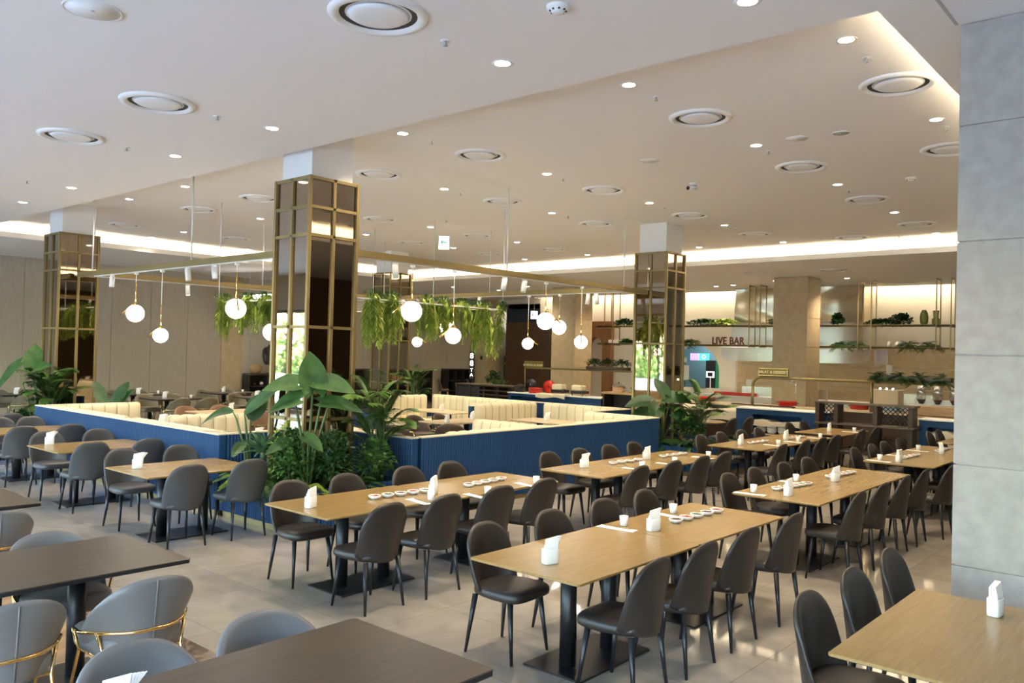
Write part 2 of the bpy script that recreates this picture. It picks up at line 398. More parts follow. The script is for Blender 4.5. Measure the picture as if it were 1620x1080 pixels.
# mirror columns -----------------------------------------------------------------
def mirror_column(x0, y0, label, w=.71):
    "nearest corner (max x, min y) at x0, y0"
    t = thing('mirror_column', label, 'column', (x0-w/2, y0+w/2, 0), group='mirror-clad columns')
    h = w/2
    MB().box(-h+.05, h-.05, -h+.05, h-.05, 4.17, ZH).build('column_head', 'cap_white', t, label='plain white upper end of the column')
    MB().box(-h+.012, h-.012, -h+.012, h-.012, 0, 4.165).build('mirror_cladding', 'bronze_mirror', t, label='dark bronze mirror panels')
    m = MB(); s = .02
    def bar(x0, x1, y0, y1, z0, z1): m.box(x0, x1, y0, y1, z0, z1)
    for sx in (-h, h):
        for sy in (-h, h): bar(sx-s, sx+s, sy-s, sy+s, 0, 4.17)
    for sx in (-1, 1):
        bar(sx*h-.014, sx*h+.014, -s, s, 0, 4.17); bar(-s, s, sx*h-.014, sx*h+.014, 0, 4.17)
    for z in (.02, 1.23, 2.35, 3.46, 3.80, 4.15):
        for sx in (-1, 1):
            bar(sx*h-.014, sx*h+.014, -h, h, z-.018, z+.018); bar(-h, h, sx*h-.014, sx*h+.014, z-.018, z+.018)
    m.build('brass_grid', 'brass_paint', t, label='brass grid framing the mirror panels')
    return t
mirror_column(-8.29, 5.82, 'tall mirror-clad column with a brass grid rising from the near planter')
mirror_column(-16.6, 6.1, 'mirror-clad brass-gridded column at the far left end of the blue booth wall')
mirror_column(-8.29, 14.15, 'mirror-clad brass-gridded column at the right end of the blue booth wall')
mirror_column(-16.8, 14.4, 'farthest mirror-clad column, behind the hanging ferns')

# ------------------------------------------------------------------ ceiling fittings
def ceil_z(p): return ZH if (CX0 < p[0] < CX1 and CY0 < p[1] < CY1) else ZL
def make_downlight():
    t = thing('downlight', '', 'ceiling light')
    MB().lathe([(.062,-.002),(.085,-.006),(.088,-.001),(.088,.004)]).build('rim', 'fixture_white', t)
    MB().lathe([(.001,-.003),(.063,-.003),(.063,.004),(.001,.004)]).build('lens', 'lamp_glow', t, label='glowing lens')
    return t
SPOT = bpy.data.lights.new('downlight_beam', 'SPOT'); SPOT.energy = 98; SPOT.color = (1, .82, .58); SPOT.spot_size = R(125); SPOT.spot_blend = .8; SPOT.shadow_soft_size = .06
FDOWN = [(-4.41,4.89),(-7.68,4.89),(-9.81,4.9),(-13.17,4.98),(-15.29,5.02),(-2.37,4.99)]
CDOWN = [(-2.39,6.88),(-4.44,6.78),(-7.64,6.68),(-2.4,9.73),(-4.43,9.66),(-7.59,9.46),(-9.69,9.4),(-4.43,12.51),(-7.56,12.27),(-9.62,12.17),(-12.91,12.14),(-7.58,15.14),(-4.45,15.39),(-4.48,18.31),(-7.58,18.03),(-9.6,17.88),(-13.22,6.79),(-15.28,6.78),(-15.17,9.44),(-12.85,14.93),(-14.99,14.92),(-15.0,17.78),(-12.84,17.8),(-15.07,12.14),(-18.58,9.54),(-20.3,9.59),(-20.3,12.29)]
BDOWN = [(-10.07,23.46),(-8.03,23.55),(-20.54,22.88),(-21.13,21.08),(-18.4,22.0),(-15.4,23.3),(-12.54,24.56),(-11.84,24.35)]
first = make_downlight(); used = False
for lst, where in ((FDOWN, 'front ceiling strip'), (CDOWN, 'raised ceiling'), (BDOWN, 'low ceiling before the bar')):
    for k, p in enumerate(bydist(lst)):
        lb = 'glowing round downlight in the %s, %s' % (where, near(k))
        if not used: o = first; o.location = (*p, ceil_z(p)); o['label'] = lb; o['group'] = 'recessed downlights'; used = True
        else: o = dup(first, (*p, ceil_z(p)), 0, lb, 'recessed downlights')
        l = bpy.data.objects.new('downlight_beam', SPOT); COL.objects.link(l); l.parent = o; l.location = (0, 0, -.03)

def make_diffuser():
    t = thing('air_diffuser', '', 'air vent')
    MB().lathe([(.27,-.004),(.295,-.03),(.335,-.022),(.35,-.002),(.35,.003)], n=40).build('rim', 'fixture_white', t)
    MB().lathe([(.19,.002),(.272,-.002)], n=40).build('air_gap', 'dark_gap', t, label='dark ring-shaped air gap')
    MB().lathe([(.001,-.032),(.15,-.030),(.195,-.022),(.215,-.008),(.20,-.002)], n=40).build('centre_disc', 'fixture_white', t)
    return t
FDIF = [(-4.46,3.65),(-7.78,3.7),(-9.86,3.71)]
CDIF = [(-2.38,8.27),(-4.41,8.18),(-7.6,8.03),(-4.41,11.06),(-9.69,8.02),(-13.07,8.09),(-4.44,13.9),(-7.56,10.88),(-2.58,11.16),(-15.19,8.1),(-18.62,8.19),(-9.59,10.73),(-9.61,13.59),(-7.57,13.73),(-7.57,16.55),(-4.47,16.88),(-6.04,18.0),(-18.47,10.84),(-12.98,10.82),(-12.89,13.57),(-15.11,13.61),(-14.97,16.29),(-12.89,16.41)]
BDIF = [(-9.58,21.0),(-7.61,21.27)]
first = make_diffuser(); used = False
for lst, where in ((FDIF, 'front ceiling strip'), (CDIF, 'raised ceiling'), (BDIF, 'low ceiling before the bar')):
    for k, p in enumerate(bydist(lst)):
        lb = 'round ring air diffuser in the %s, %s' % (where, near(k))
        if not used: o = first; o.location = (*p, ceil_z(p)); o['label'] = lb; o['group'] = 'round air diffusers'; used = True
        else: dup(first, (*p, ceil_z(p)), 0, lb, 'round air diffusers')
first = thing('sprinkler', '', 'sprinkler')
MB().lathe([(.001,-.004),(.035,-.006),(.04,0),(.04,.002)], n=16).build('cover_plate', 'fixture_white', first)
MB().cyl((0,0,0), (0,0,-.035), .009).lathe([(.001,-.036),(.02,-.036),(.02,-.04),(.001,-.04)], n=12).build('nozzle', 'fixture_grey', first)
used = False
for lst, where in (([(-4.43,4.27),(-7.74,4.29),(-9.87,4.33),(-13.18,4.37)], 'front ceiling strip'),
                   ([(-4.42,7.26),(-4.42,10.01),(-2.39,7.39),(-7.61,7.14),(-7.58,9.84),(-4.44,13.03),(-7.53,12.73),(-7.57,15.62),(-9.69,9.78),(-5.22,18.4),(-2.39,10.1),(-11.94,11.66),(-9.58,12.62)], 'raised ceiling')):
    for k, p in enumerate(bydist(lst)):
        lb = 'tiny sprinkler head in the %s, %s' % (where, near(k))
        if not used: first.location = (*p, ceil_z(p)); first['label'] = lb; first['group'] = 'sprinkler heads'; used = True
        else: dup(first, (*p, ceil_z(p)), 0, lb, 'sprinkler heads')
def speaker(p, r, label):
    t = thing('ceiling_speaker', label, 'speaker', (*p, ceil_z(p)))
    MB().lathe([(r*.93,-.005),(r,-.012),(r*1.03,0),(r*1.03,.003)], n=32).build('rim', 'fixture_white', t)
    MB().lathe([(.001,-.008),(r*.94,-.006),(r*.94,.002)], n=32).build('grille', 'fixture_grey' if r < .12 else 'fixture_white', t)
    MB().lathe([(.001,-.012),(.012,-.010),(.012,0)], n=10).build('centre_cap', 'fixture_grey', t)
speaker((-6.0, 2.37), .19, 'round flush speaker in the front ceiling at the upper left')
speaker((-3.9, 9.63), .13, 'round flush speaker in the raised ceiling at the right')
speaker((-5.93, 9.6), .13, 'round flush speaker in the raised ceiling near the camera dome')
speaker((-3.4, 9.68), .10, 'small grey speaker in the raised ceiling right of a flush speaker')
def smoke(p, label):
    t = thing('smoke_detector', label, 'smoke detector', (*p, ceil_z(p)))
    MB().lathe([(.001,-.05),(.035,-.05),(.045,-.04),(.05,-.03),(.075,-.022),(.08,0),(.08,.002)], n=24).build('housing', 'fixture_white', t)
    m = MB()
    for k in range(8): a = k*PI/4; m.box(.052*math.cos(a)-.006, .052*math.cos(a)+.006, .052*math.sin(a)-.006, .052*math.sin(a)+.006, -.036, -.026)
    m.build('sensor_slot', 'dark_gap', t)
smoke((-3.39, 4.3), 'white smoke detector on the front ceiling at the top of the picture')
smoke((-3.43, 12.61), 'white smoke detector on the raised ceiling at the right')
t = thing('security_camera', 'small black and white dome security camera under the raised ceiling', 'security camera', (-6.14, 11.2, ZH))
MB().lathe([(.001,-.03),(.05,-.03),(.055,0)], n=20).build('mount', 'fixture_white', t)
MB().cyl((0,0,-.03), (0,-.02,-.07), .02).cyl((-.03,-.08,-.09), (.03,.05,-.065), .035).build('camera_body', 'fixture_white', t)
MB().cyl((-.032,-.086,-.091), (-.034,-.095,-.092), .03).build('lens', 'dark_gap', t)

def exit_sign(x, y, zt, w, h, label, drop, yaw):
    t = thing('exit_sign', label, 'sign', (x, y, zt), yaw)
    MB().box(-w/2, w/2, -.025, .025, -h, 0).build('housing', 'white_metal', t)
    MB().box(-w/2+.012, w/2-.012, -.03, -.024, -h+.012, -.012).build('lit_face', 'screen_white', t)
    m = MB(); a = w*.28
    m.box(-a, a*.9, -.034, -.029, -h*.52, -h*.44)
    m.add([(-a*1.2,-.034,-h*.48),(-a*.3,-.034,-h*.22),(-a*.3,-.034,-h*.34),(-a*.8,-.034,-h*.48),(-a*.3,-.034,-h*.62),(-a*.3,-.034,-h*.74)], [(0,3,2,1),(0,5,4,3)])
    m.build('arrow', 'exit_green', t)
    if drop: MB().cyl((0,0,0), (0,0,drop), .008).build('rod', 'white_metal', t)
exit_sign(-12.95, 12.6, 4.62, .24, .30, 'lit white exit sign with a green left arrow under the raised ceiling', .13, R(46))
exit_sign(-21.6, 26.3, 3.85, .30, .34, 'small lit white exit sign in front of the dark blue upper wall', .57, R(40))

# ------------------------------------------------------------------ suspended frame, globes, track spots
ZF = 3.37; FX0, FX1, FY0, FY1 = -15.75, -8.72, 6.4, 13.3
t = thing('lighting_frame', 'rectangular brass lighting frame hung from the raised ceiling between the mirror columns', 'light rail', ((FX0+FX1)/2, (FY0+FY1)/2, ZF))
cx, cy = (FX0+FX1)/2, (FY0+FY1)/2
for (x0, x1, y0, y1) in ((FX0-.7, FX1, FY0-.035, FY0+.035), (FX0, FX1+.05, FY1-.035, FY1+.035), (FX0-.035, FX0+.035, FY0, FY1), (FX1-.035, FX1+.035, FY0, FY1+.8)):
    MB().box(x0-cx, x1-cx, y0-cy, y1-cy, -.045, .045).build('beam', 'brass_paint', t)
m = MB()
m.box(FX0-cx, FX1-cx, FY0-cy-.012, FY0-cy+.012, -.062, -.045).box(FX0-cx, FX1-cx, FY1-cy-.012, FY1-cy+.012, -.062, -.045)
m.box(FX1-cx-.012, FX1-cx+.012, FY0-cy, FY1-cy, -.062, -.045).box(FX0-cx-.012, FX0-cx+.012, FY0-cy, FY1-cy, -.062, -.045)
m.build('track', 'white_metal', t, label='slim white power track')
for (x, y) in ((FX0-.1, FY0), (-12.2, FY0), (FX0, FY1), (FX1, FY1), (FX1, 9.9), (-12.2, FY1), (FX0, 9.9)):
    MB().cyl((x-cx, y-cy, .04), (x-cx, y-cy, ZH-ZF), .012).build('hanger_rod', 'white_metal', t, label='thin white hanger rod')

def make_globe(r):
    t = thing('globe_pendant', '', 'pendant lamp')
    MB().sphere((0,0,0), r, 28, 16).build('globe', 'globe_glow', t, label='glowing white glass globe')
    return t
def globe(x, y, z, r, yaw, label):
    t = thing('globe_pendant', label, 'pendant lamp', (x, y, z), group='globe pendants on the brass frame')
    MB().sphere((0,0,0), r, 28, 16).build('globe', 'globe_glow', t, label='glowing white glass globe')
    dx, dy = math.cos(yaw), math.sin(yaw)
    # slanted brass bar that carries the globe, then the straight stem up to the track
    a = Vector((-dx*.02, -dy*.02, r*1.28)); b = Vector((dx*r*1.95, dy*r*1.95, -r*.35))
    a = Vector((0, 0, r*1.30)); b = Vector((dx*r*1.85, dy*r*1.85, -.22*r))
    MB().tube([a, b], .014).build('brass_bar', 'brass_bright', t, label='slanted polished brass bar')
    MB().cyl((0,0,r*.97), (0,0,r*1.30), .012).cyl((0,0,r*.9),(0,0,r*1.02), .035).build('globe_neck', 'brass_bright', t)
    MB().cyl((0,0,r*1.28), (0,0,r*1.28+.35), .009).build('stem', 'brass_bright', t)
    MB().cyl((0,0,r*1.28+.35), (0,0,ZF-.05-z), .007).build('wire', 'white_metal', t)
    MB().box(-.03,.03,-.03,.03, ZF-.10-z, ZF-.055-z, .008).build('track_adapter', 'white_metal', t)
RL, RS = .145, .118
G = [(-14.06,FY0,2.61,RL,3.75,'first globe from the left on the near frame side, high and large'),
     (-13.13,FY0,2.24,RS,3.75,'low small globe second from the left on the near side of the brass frame'),
     (-10.86,FY0,2.64,RL,-.4,'high large globe just left of the near mirror column, over hanging fern'),
     (-9.92,FY0,2.30,RS,2.2,'low globe touching the left edge of the near mirror column'),
     (FX1,7.88,2.65,RL,3.9,'large high globe immediately right of the near mirror column'),
     (FX1,8.72,2.33,RS,4.4,'lower and larger looking of two overlapping globes in the picture centre'),
     (FX1,10.92,2.65,RL,.75,'large high globe touching a smaller one, left of the far beige column'),
     (FX1,11.95,2.32,RS,-.9,'low globe in front of the far beige stone column'),
     (-14.5,FY1,2.30,RS,.7,'small far globe low in front of the cream frame-moulded wall'),
     (-13.53,FY1,2.64,RL,.7,'upper and smaller looking of two overlapping globes in the picture centre'),
     (-11.08,FY1,2.30,RS,.7,'small low globe in front of the dark wood wall'),
     (-10.26,FY1,2.64,RL,2.2,'smaller right globe of the pair left of the far beige column'),
     ]
for g in G: globe(*g)
def track_spot(x, y, yaw, tilt, label, lit=False):
    t = thing('track_spotlight', label, 'spotlight', (x, y, ZF-.06), yaw, group='white track spotlights on the brass frame')
    MB().box(-.05,.05,-.018,.018,-.03,0,.006).cyl((0,0,-.03),(0,0,-.07),.012).build('bracket', 'white_metal', t)
    d = Vector((math.sin(tilt), 0, -math.cos(tilt))); p = Vector((0,0,-.065)) - d*.04
    MB().cyl(p, p+d*.19, .043, n=20).build('barrel', 'fixture_white', t)
    MB().cyl(p+d*.188, p+d*.193, .037, n=20).build('lens', 'spot_glow' if lit else 'fixture_grey', t)
S = [(-15.0,FY0,PI,.1,0),(-12.3,FY0,0,.2,0),(-11.8+.3,FY0,0,.25,0),(FX0,8.2,PI/2,.1,1),(-15.0,FY1-.02,0,.15,1),(FX1,7.55,-PI/2,-.15,0),(FX1,9.85,PI/2,-.2,0),(FX1,10.35,PI/2,-.25,0),
     (-12.5,FY1,PI,.1,1),(-9.55,FY1,PI,.15,0),(-9.35,FY1,0,.1,0),(FX0,11.4,0,.1,1)]
LS = ['white track spotlight nearest the left mirror column','white track spotlight left of centre on the near frame side','white tilted track spotlight second left of the near mirror column','lit track spotlight between the two leftmost globes','lit far track spotlight left of centre on the far frame side','white track spotlight just right of the near mirror column','tilted white track spotlight above the right part of the fern rack','rightmost of the pair of tilted spotlights above the fern rack','lit small spotlight above the right end of the fern rack','left one of two adjoining spotlights left of the right mirror column','right one of two adjoining spotlights left of the right mirror column','lit spotlight just above the leftmost hanging fern']
for (x,y,yw,tl,li), lb in zip(S, LS): track_spot(x, y, yw, tl, lb, li)

# ------------------------------------------------------------------ plants
def leaf(m, p, d, up, L, wd, droop=.3, fold=.15, n=5, shape=0):
    "curved leaf blade, tip drooping"
    d = Vector(d).normalized(); up = Vector(up); s = d.cross(up)
    if s.length < 1e-4: s = d.orthogonal()
    s.normalize(); u = s.cross(d).normalized(); p = Vector(p); vs = []
    for i in range(n+1):
        t = i/n
        q = p + d*(L*t) - Vector((0,0,1))*(droop*L*t*t)
        if shape == 0: w = wd*math.sin(PI*min(1, .08+.92*t)**.8)
        elif shape == 1: w = wd*(1-t)**.6*(min(1, t*5+.35))       # heart / arrow
        else: w = wd*(1-t*.95)*(.5+min(.5, t*3))                  # strap
        vs += [q + s*w + u*fold*w, q, q - s*w + u*fold*w]
    fs = []
    for i in range(n):
        a = i*3; fs += [(a,a+1,a+4,a+3),(a+1,a+2,a+5,a+4)]
    m.add(vs, fs, True)
def frond(m, p, d, L, lw, droop, nl=16, ll=.18, r0=.006, side=1.0, drop2=.25, stem=None):
    "arching rib with paired leaflets"
    p = Vector(p); d = Vector(d).normalized(); pts = []
    for i in range(9):
        t = i/8; pts.append(p + d*(L*t) - Vector((0,0,1))*(droop*L*t*t))
    (stem or m).tube(pts, [r0*(1-.8*i/8) for i in range(9)], 4)
    for k in range(nl):
        t = .18 + .82*k/nl; i = min(7, int(t*8)); q = pts[i].lerp(pts[i+1], t*8-i); tg = (pts[i+1]-pts[i]).normalized()
        s = tg.cross(Vector((0,0,1)));
        if s.length < .01: s = Vector((1,0,0))
        s.normalize(); l = ll*math.sin(PI*(.15+.83*t))**.7
        for sg in (-1, 1):
            dd = s*sg*side + tg*.75 + Vector((0,0,-.05)); leaf(m, q, dd, Vector((0,0,1)), l, lw, drop2, .1, 2, 0)
def rdir(el0, el1, az0=0, az1=2*PI):
    a = rnd.uniform(az0, az1); e = rnd.uniform(el0, el1); return Vector((math.cos(a)*math.cos(e), math.sin(a)*math.cos(e), math.sin(e)))
def fern(loc, label, n=22, L=.45, m='leaf_mid', ll=.09, lw=.012, up=(.1,1.0), droop=.55, group=None, name='fern', sc=(1,1,1)):
    t = thing(name, label, 'plant', loc, group=group); f = MB()
    for k in range(n):
        d = rdir(*up); d = Vector((d.x*sc[0], d.y*sc[1], d.z)); frond(f, (rnd.uniform(-.04,.04)*sc[0], rnd.uniform(-.04,.04)*sc[1], 0), d, L*rnd.uniform(.7,1.1), lw, droop, 12, ll, .004)
    f.build('foliage', m, t)
    MB().lathe([(.001,.03),(.03,.02),(.045,0),(.03,-.04),(.001,-.05)], n=10).build('root_crown', 'stem_green', t)
    return t
def bush(loc, label, r=(.3,.3,.25), n=420, m='leaf_mid', ls=.05, group=None, name='leafy_plant', stems=9, vary=1):
    t = thing(name, label, 'plant', loc, group=group); f = MB(); s = MB()
    for k in range(stems):
        d = rdir(.5, 1.4); tip = Vector((d.x*r[0]*.8, d.y*r[1]*.8, d.z*r[2]*1.6)); s.tube([(0,0,-.04), tip*.5+Vector((0,0,.03)), tip], [.006,.004,.002], 4)
    for k in range(n):
        d = rdir(-.2, 1.5); q = Vector((d.x*r[0], d.y*r[1], (d.z*.5+.5)*r[2]*1.7)) * rnd.uniform(.5, 1)
        dd = (d + Vector((rnd.uniform(-.7,.7), rnd.uniform(-.7,.7), rnd.uniform(-.5,.5)))); leaf(f, q, dd, Vector((rnd.uniform(-.5,.5),rnd.uniform(-.5,.5),1)), ls*rnd.uniform(.7,1.4), ls*.32, .25, .2, 3)
    f.build('foliage', m, t); s.build('stem', 'stem_green', t); return t
def palm(loc, h, L, n, label, m='leaf_palm', ll=.22, lw=.013, group=None, az=(0, 2*PI)):
    t = thing('areca_palm', label, 'plant', loc, group=group); f = MB(); s = MB()
    for k in range(n):
        d = rdir(.75, 1.35, *az); hh = h*rnd.uniform(.25, .62)
        b = Vector((rnd.uniform(-.07,.07), rnd.uniform(-.07,.07), 0)); q = b + Vector((d.x*.12, d.y*.12, hh)); s.tube([b, (b+q)/2, q], [.012,.010,.007], 5)
        frond(f, q, d, L*rnd.uniform(.75, 1.1), lw, rnd.uniform(.30,.65), 20, ll, .006, stem=s)
    f.build('foliage', m, t); s.build('stem', 'stem_green', t); return t
def big_leaf_plant(loc, leaves, label, m='leaf_mid', shape=1, name='elephant_ear_plant'):
    "leaves: (dx, dy, height, length, half width, yaw of the blade)"
    t = thing(name, label, 'plant', loc); f = MB(); s = MB()
    for (dx, dy, h, L, w, yaw, dr, *dz) in leaves:
        q = Vector((dx, dy, h)); s.tube([(dx*.05, dy*.05, -.05), (dx*.35, dy*.35, h*.5), (dx*.8, dy*.8, h*.9), q], [.020,.016,.012,.007], 6)
        d = Vector((math.cos(yaw), math.sin(yaw), dz[0] if dz else .1)).normalized(); g = MB()
        # heart-shaped blade with back lobes
        n = 10; vs = []; sd = d.cross(Vector((.62,-.44,.8))).normalized(); un = sd.cross(d).normalized()
        for i in range(n+1):
            t_ = i/n; u = t_*1.25-.25
            if shape == 1: w_ = w*min(1, t_/.25+.35)**.6*(1-max(0, (t_-.28)/.72)**2.1)
            else: w_ = w*math.sin(PI*(.04+.95*t_))**.6
            c = q + d*(L*(u if shape == 1 else t_)) - Vector((0,0,1))*dr*L*max(0,u)**1.6
            lift = .22*w_
            row = []
            for j in (-1,-.6,-.25,0,.25,.6,1):
                back = -.30*L*abs(j) if (shape == 1 and i < 3) else 0
                row.append(c + sd*(w_*j) + un*(lift*abs(j)+.02*math.sin(9*abs(j)+t_*16)*w_) + d*back*(1-i/3 if i<3 else 0))
            vs += row
        fs = [(i*7+j, i*7+j+1, (i+1)*7+j+1, (i+1)*7+j) for i in range(n) for j in range(6)]
        g.add(vs, fs, True); g.build('leaf', m, t)
    s.build('stem', 'stem_green', t); return t
def agave(loc, label, n=34, L=.5, w=.035, m='leaf_blue', name='spiky_plant'):
    t = thing(name, label, 'plant', loc); f = MB()
    for k in range(n):
        d = rdir(.15, 1.35); leaf(f, (0,0,.02), d, Vector((0,0,1)), L*rnd.uniform(.6,1), w, .25, .5, 6, 2)
    f.build('foliage', m, t); MB().cyl((0,0,-.05),(0,0,.06),.04).build('stem', 'stem_green', t); return t
def hanging_fern(loc, label, L=.7, n=16, spread=.22, m='leaf_lime', top=True):
    t = thing('hanging_fern', label, 'plant', loc, group='ferns on the hanging rack'); f = MB(); s = MB()
    for k in range(n):
        a = rnd.uniform(0, 2*PI); l = L*rnd.uniform(.55, 1.05); sp = spread*rnd.uniform(.3,1)
        p0 = Vector((rnd.uniform(-.05,.05), rnd.uniform(-.05,.05), .02)); pts = []
        for i in range(9):
            u = i/8; pts.append(p0 + Vector((math.cos(a)*sp*min(1,u*2.2), math.sin(a)*sp*min(1,u*2.2), .10*math.sin(min(1,u*3)*PI) - l*max(0,u-.12)**1.1)))
        s.tube(pts, .0035, 4)
        for q in range(22):
            u = .1+.9*q/22; i = min(7, int(u*8)); pt = pts[i].lerp(pts[i+1], u*8-i)
            for sg in (0, 1):
                b = a + (PI/2 if sg else -PI/2) + rnd.uniform(-.6,.6); leaf(f, pt, (math.cos(b), math.sin(b), -.7), Vector((0,0,1)), .125*(1.1-.5*u), .014, .3, .1, 2)
    f.build('foliage', m, t); s.build('stem', 'stem_green', t)
    if top:
        g = MB()
        for k in range(60):
            d = rdir(-.1, 1.3); leaf(g, Vector((d.x*spread*.9, d.y*spread*.9, .03+d.z*.09)), d+Vector((0,0,.3)), (0,0,1), .09, .016, .3, .1, 2)
        g.build('upper_foliage', 'leaf_mid', t, label='darker green upper foliage')
    return t

# fern rack over the booths
RX0, RX1, RY0, RY1, RZ = -14.1, -10.3, 7.96, 11.6, 2.90
cx, cy = (RX0+RX1)/2, (RY0+RY1)/2
t = thing('hanging_plant_rack', 'square white hanging rack carrying ferns above the booths', 'plant rack', (cx, cy, RZ)); a, b = (RX1-RX0)/2, (RY1-RY0)/2
MB().tube([(-a,-b,0),(a,-b,0)],.014).tube([(a,-b,0),(a,b,0)],.014).tube([(a,b,0),(-a,b,0)],.014).tube([(-a,b,0),(-a,-b,0)],.014).build('outer_bar', 'white_metal', t)
m = MB()
for k in range(1, 8): x = -a+2*a*k/8; m.tube([(x,-b,0),(x,b,0)], .007, 6)
m.build('cross_bars', 'white_metal', t)
for (x, y) in ((-a,-b),(a,-b),(a,b),(-a,b),(0,b),(a*.1,-b)): MB().cyl((x,y,0),(x,y,ZH-RZ),.009).build('hanger_rod', 'white_metal', t)
HF = [(RX0+.1,RY0+.03,.78,'leftmost hanging fern, long trailing one at the corner of the rack'),(RX0+.95,RY0+.05,.62,'bushy hanging fern between two globes left of the near mirror column'),(RX0+1.5,RY0+.05,.5,'hanging fern mostly hidden behind the near mirror column'),
      (RX1-.05,RY0+.55,.85,'long hanging fern just right of the near mirror column'),(RX1-.05,RY0+.95,.75,'hanging fern behind the globe right of the near mirror column'),(RX1-.6,RY0+1.2,.7,'hanging fern in front of the farthest mirror column'),(RX1-.05,RY0+1.75,.7,'thin fern left of the overlapping globes'),
      (RX1-.1,RY0+2.15,.40,'short hanging fern above the overlapping globes'),(RX1-.1,RY0+2.6,.36,'light green hanging fern right above the overlapping globes'),(RX1-.6,RY1-.2,.8,'dense hanging fern right of the overlapping globes'),(RX1-.1,RY1-.45,.95,'long dense fern second from the right end of the rack'),
      (RX1-.0,RY1-.02,1.0,'rightmost hanging fern, a long single tail at the rack corner'),(RX1-1.6,RY1-.1,.6,'pale hanging fern at the far side of the rack'),(RX1-.75,RY0+.5,.7,'inner hanging fern close to the near mirror column')]
for (x, y, L, lb) in HF: hanging_fern((x, y, RZ), lb, L*1.08, 19 if 'tail' not in lb else 9, .2 if 'tail' not in lb else .09)

# long linear lamp at the far left
t = thing('linear_pendant', 'bright horizontal tube lamp hanging above the far left tables', 'pendant lamp', (-22.4, 14.2, 3.68))
MB().box(-1.1,1.1,-.09,.09,-.07,.03).build('housing', 'white_metal', t)
MB().box(-1.08,1.08,-.075,.075,-.08,-.068).box(-1.08,1.08,-.094,-.09,-.06,.02).build('diffuser', 'lamp_glow', t)
MB().cyl((-.9,0,.03),(-.9,0,ZL-3.68),.006).cyl((.9,0,.03),(.9,0,ZL-3.68),.006).build('suspension_wire', 'white_metal', t)

# ================================================================== FURNITURE
def chair_back(m, z0, zs, zt, hw, sweep0, sweep1, yb, tilt, th, nu=20, nv=14, pw=2.5, nar=.12):
    "tombstone-shaped shell: z0 bottom, zs shoulder height at the edge, zt crown"
    def pt(u, v, off):
        a = abs(u); zb = z0 + .05*a**3; z = zb + (zs + (zt-zs)*math.sqrt(max(0, 1-a**pw)) - zb)*v
        k = (z-z0)/(zt-z0)
        sw = sweep0*(1-k)**1.4 + sweep1
        w = hw*(1 - nar*max(0, 1-k/.42)**2)
        x = u*w; y = yb + tilt*k - sw*a**2.2
        nx, ny = u*2.2*sw/hw*abs(u)**.2, 1; l = math.hypot(nx, ny)
        e = min(1, (1-v)*8+.35) * min(1, (1-a)*8+.35)
        return (x+nx/l*off*e, y+ny/l*off*e, z)
    us = [math.sin(PI/2*(2*i/nu-1)) for i in range(nu+1)]
    o = [[pt(u, j/nv, th/2) for u in us] for j in range(nv+1)]
    q = [[pt(u, j/nv, -th/2) for u in us] for j in range(nv+1)]
    vs = [p for r in o for p in r] + [p for r in q for p in r]; N = (nu+1)*(nv+1); fs = []
    for j in range(nv):
        for i in range(nu):
            a = j*(nu+1)+i; fs.append((a+1, a, a+nu+1, a+nu+2)); fs.append((N+a, N+a+1, N+a+nu+2, N+a+nu+1))
    for i in range(nu):
        fs.append((i, i+1, N+i+1, N+i)); t = nv*(nu+1)+i; fs.append((t+1, t, N+t, N+t+1))
    for j in range(nv):
        a = j*(nu+1); fs.append((a+nu+1, a, N+a, N+a+nu+1)); b = a+nu; fs.append((b, b+nu+1, N+b+nu+1, N+b))
    m.add(vs, fs, True)
def seat_pad(m, hw, y0, y1, z0, z1, taper=.04, n=10):
    "cushion with rounded corners, front at y0"
    def ring(k, z):
        pts = []
        for i in range(28):
            a = 2*PI*i/28; c, s = math.cos(a), math.sin(a); e = .45
            x = math.copysign(abs(c)**e, c); y = math.copysign(abs(s)**e, s)
            yy = (y0+y1)/2 + (y1-y0)/2*y*k; w = hw - taper*max(0, y)
            pts.append((x*w*k, yy, z))
        return pts
    m.loft([ring(.90, z0), ring(.985, z0+.012), ring(1, z0+(z1-z0)*.45), ring(.985, z1-.018), ring(.93, z1-.004), ring(.75, z1+.006), ring(.3, z1+.010)], True)
def make_dining_chair(m):
    t = thing('dining_chair', '', 'chair')
    s = MB(); seat_pad(s, .228, -.255, .205, .405, .478); s.build('seat', m, t)
    s = MB(); chair_back(s, .395, .675, .872, .232, .115, .040, .212, .035, .038, 22, 16, 2.8, .14); s.build('backrest', m, t)
    for sx in (-1, 1):
        for sy in (-1, 1):
            MB().cyl((sx*.17, sy*.155, .405), (sx*.205, sy*.205, 0), .021, .0105, 12).build('leg', 'leg_paint', t)
    return t
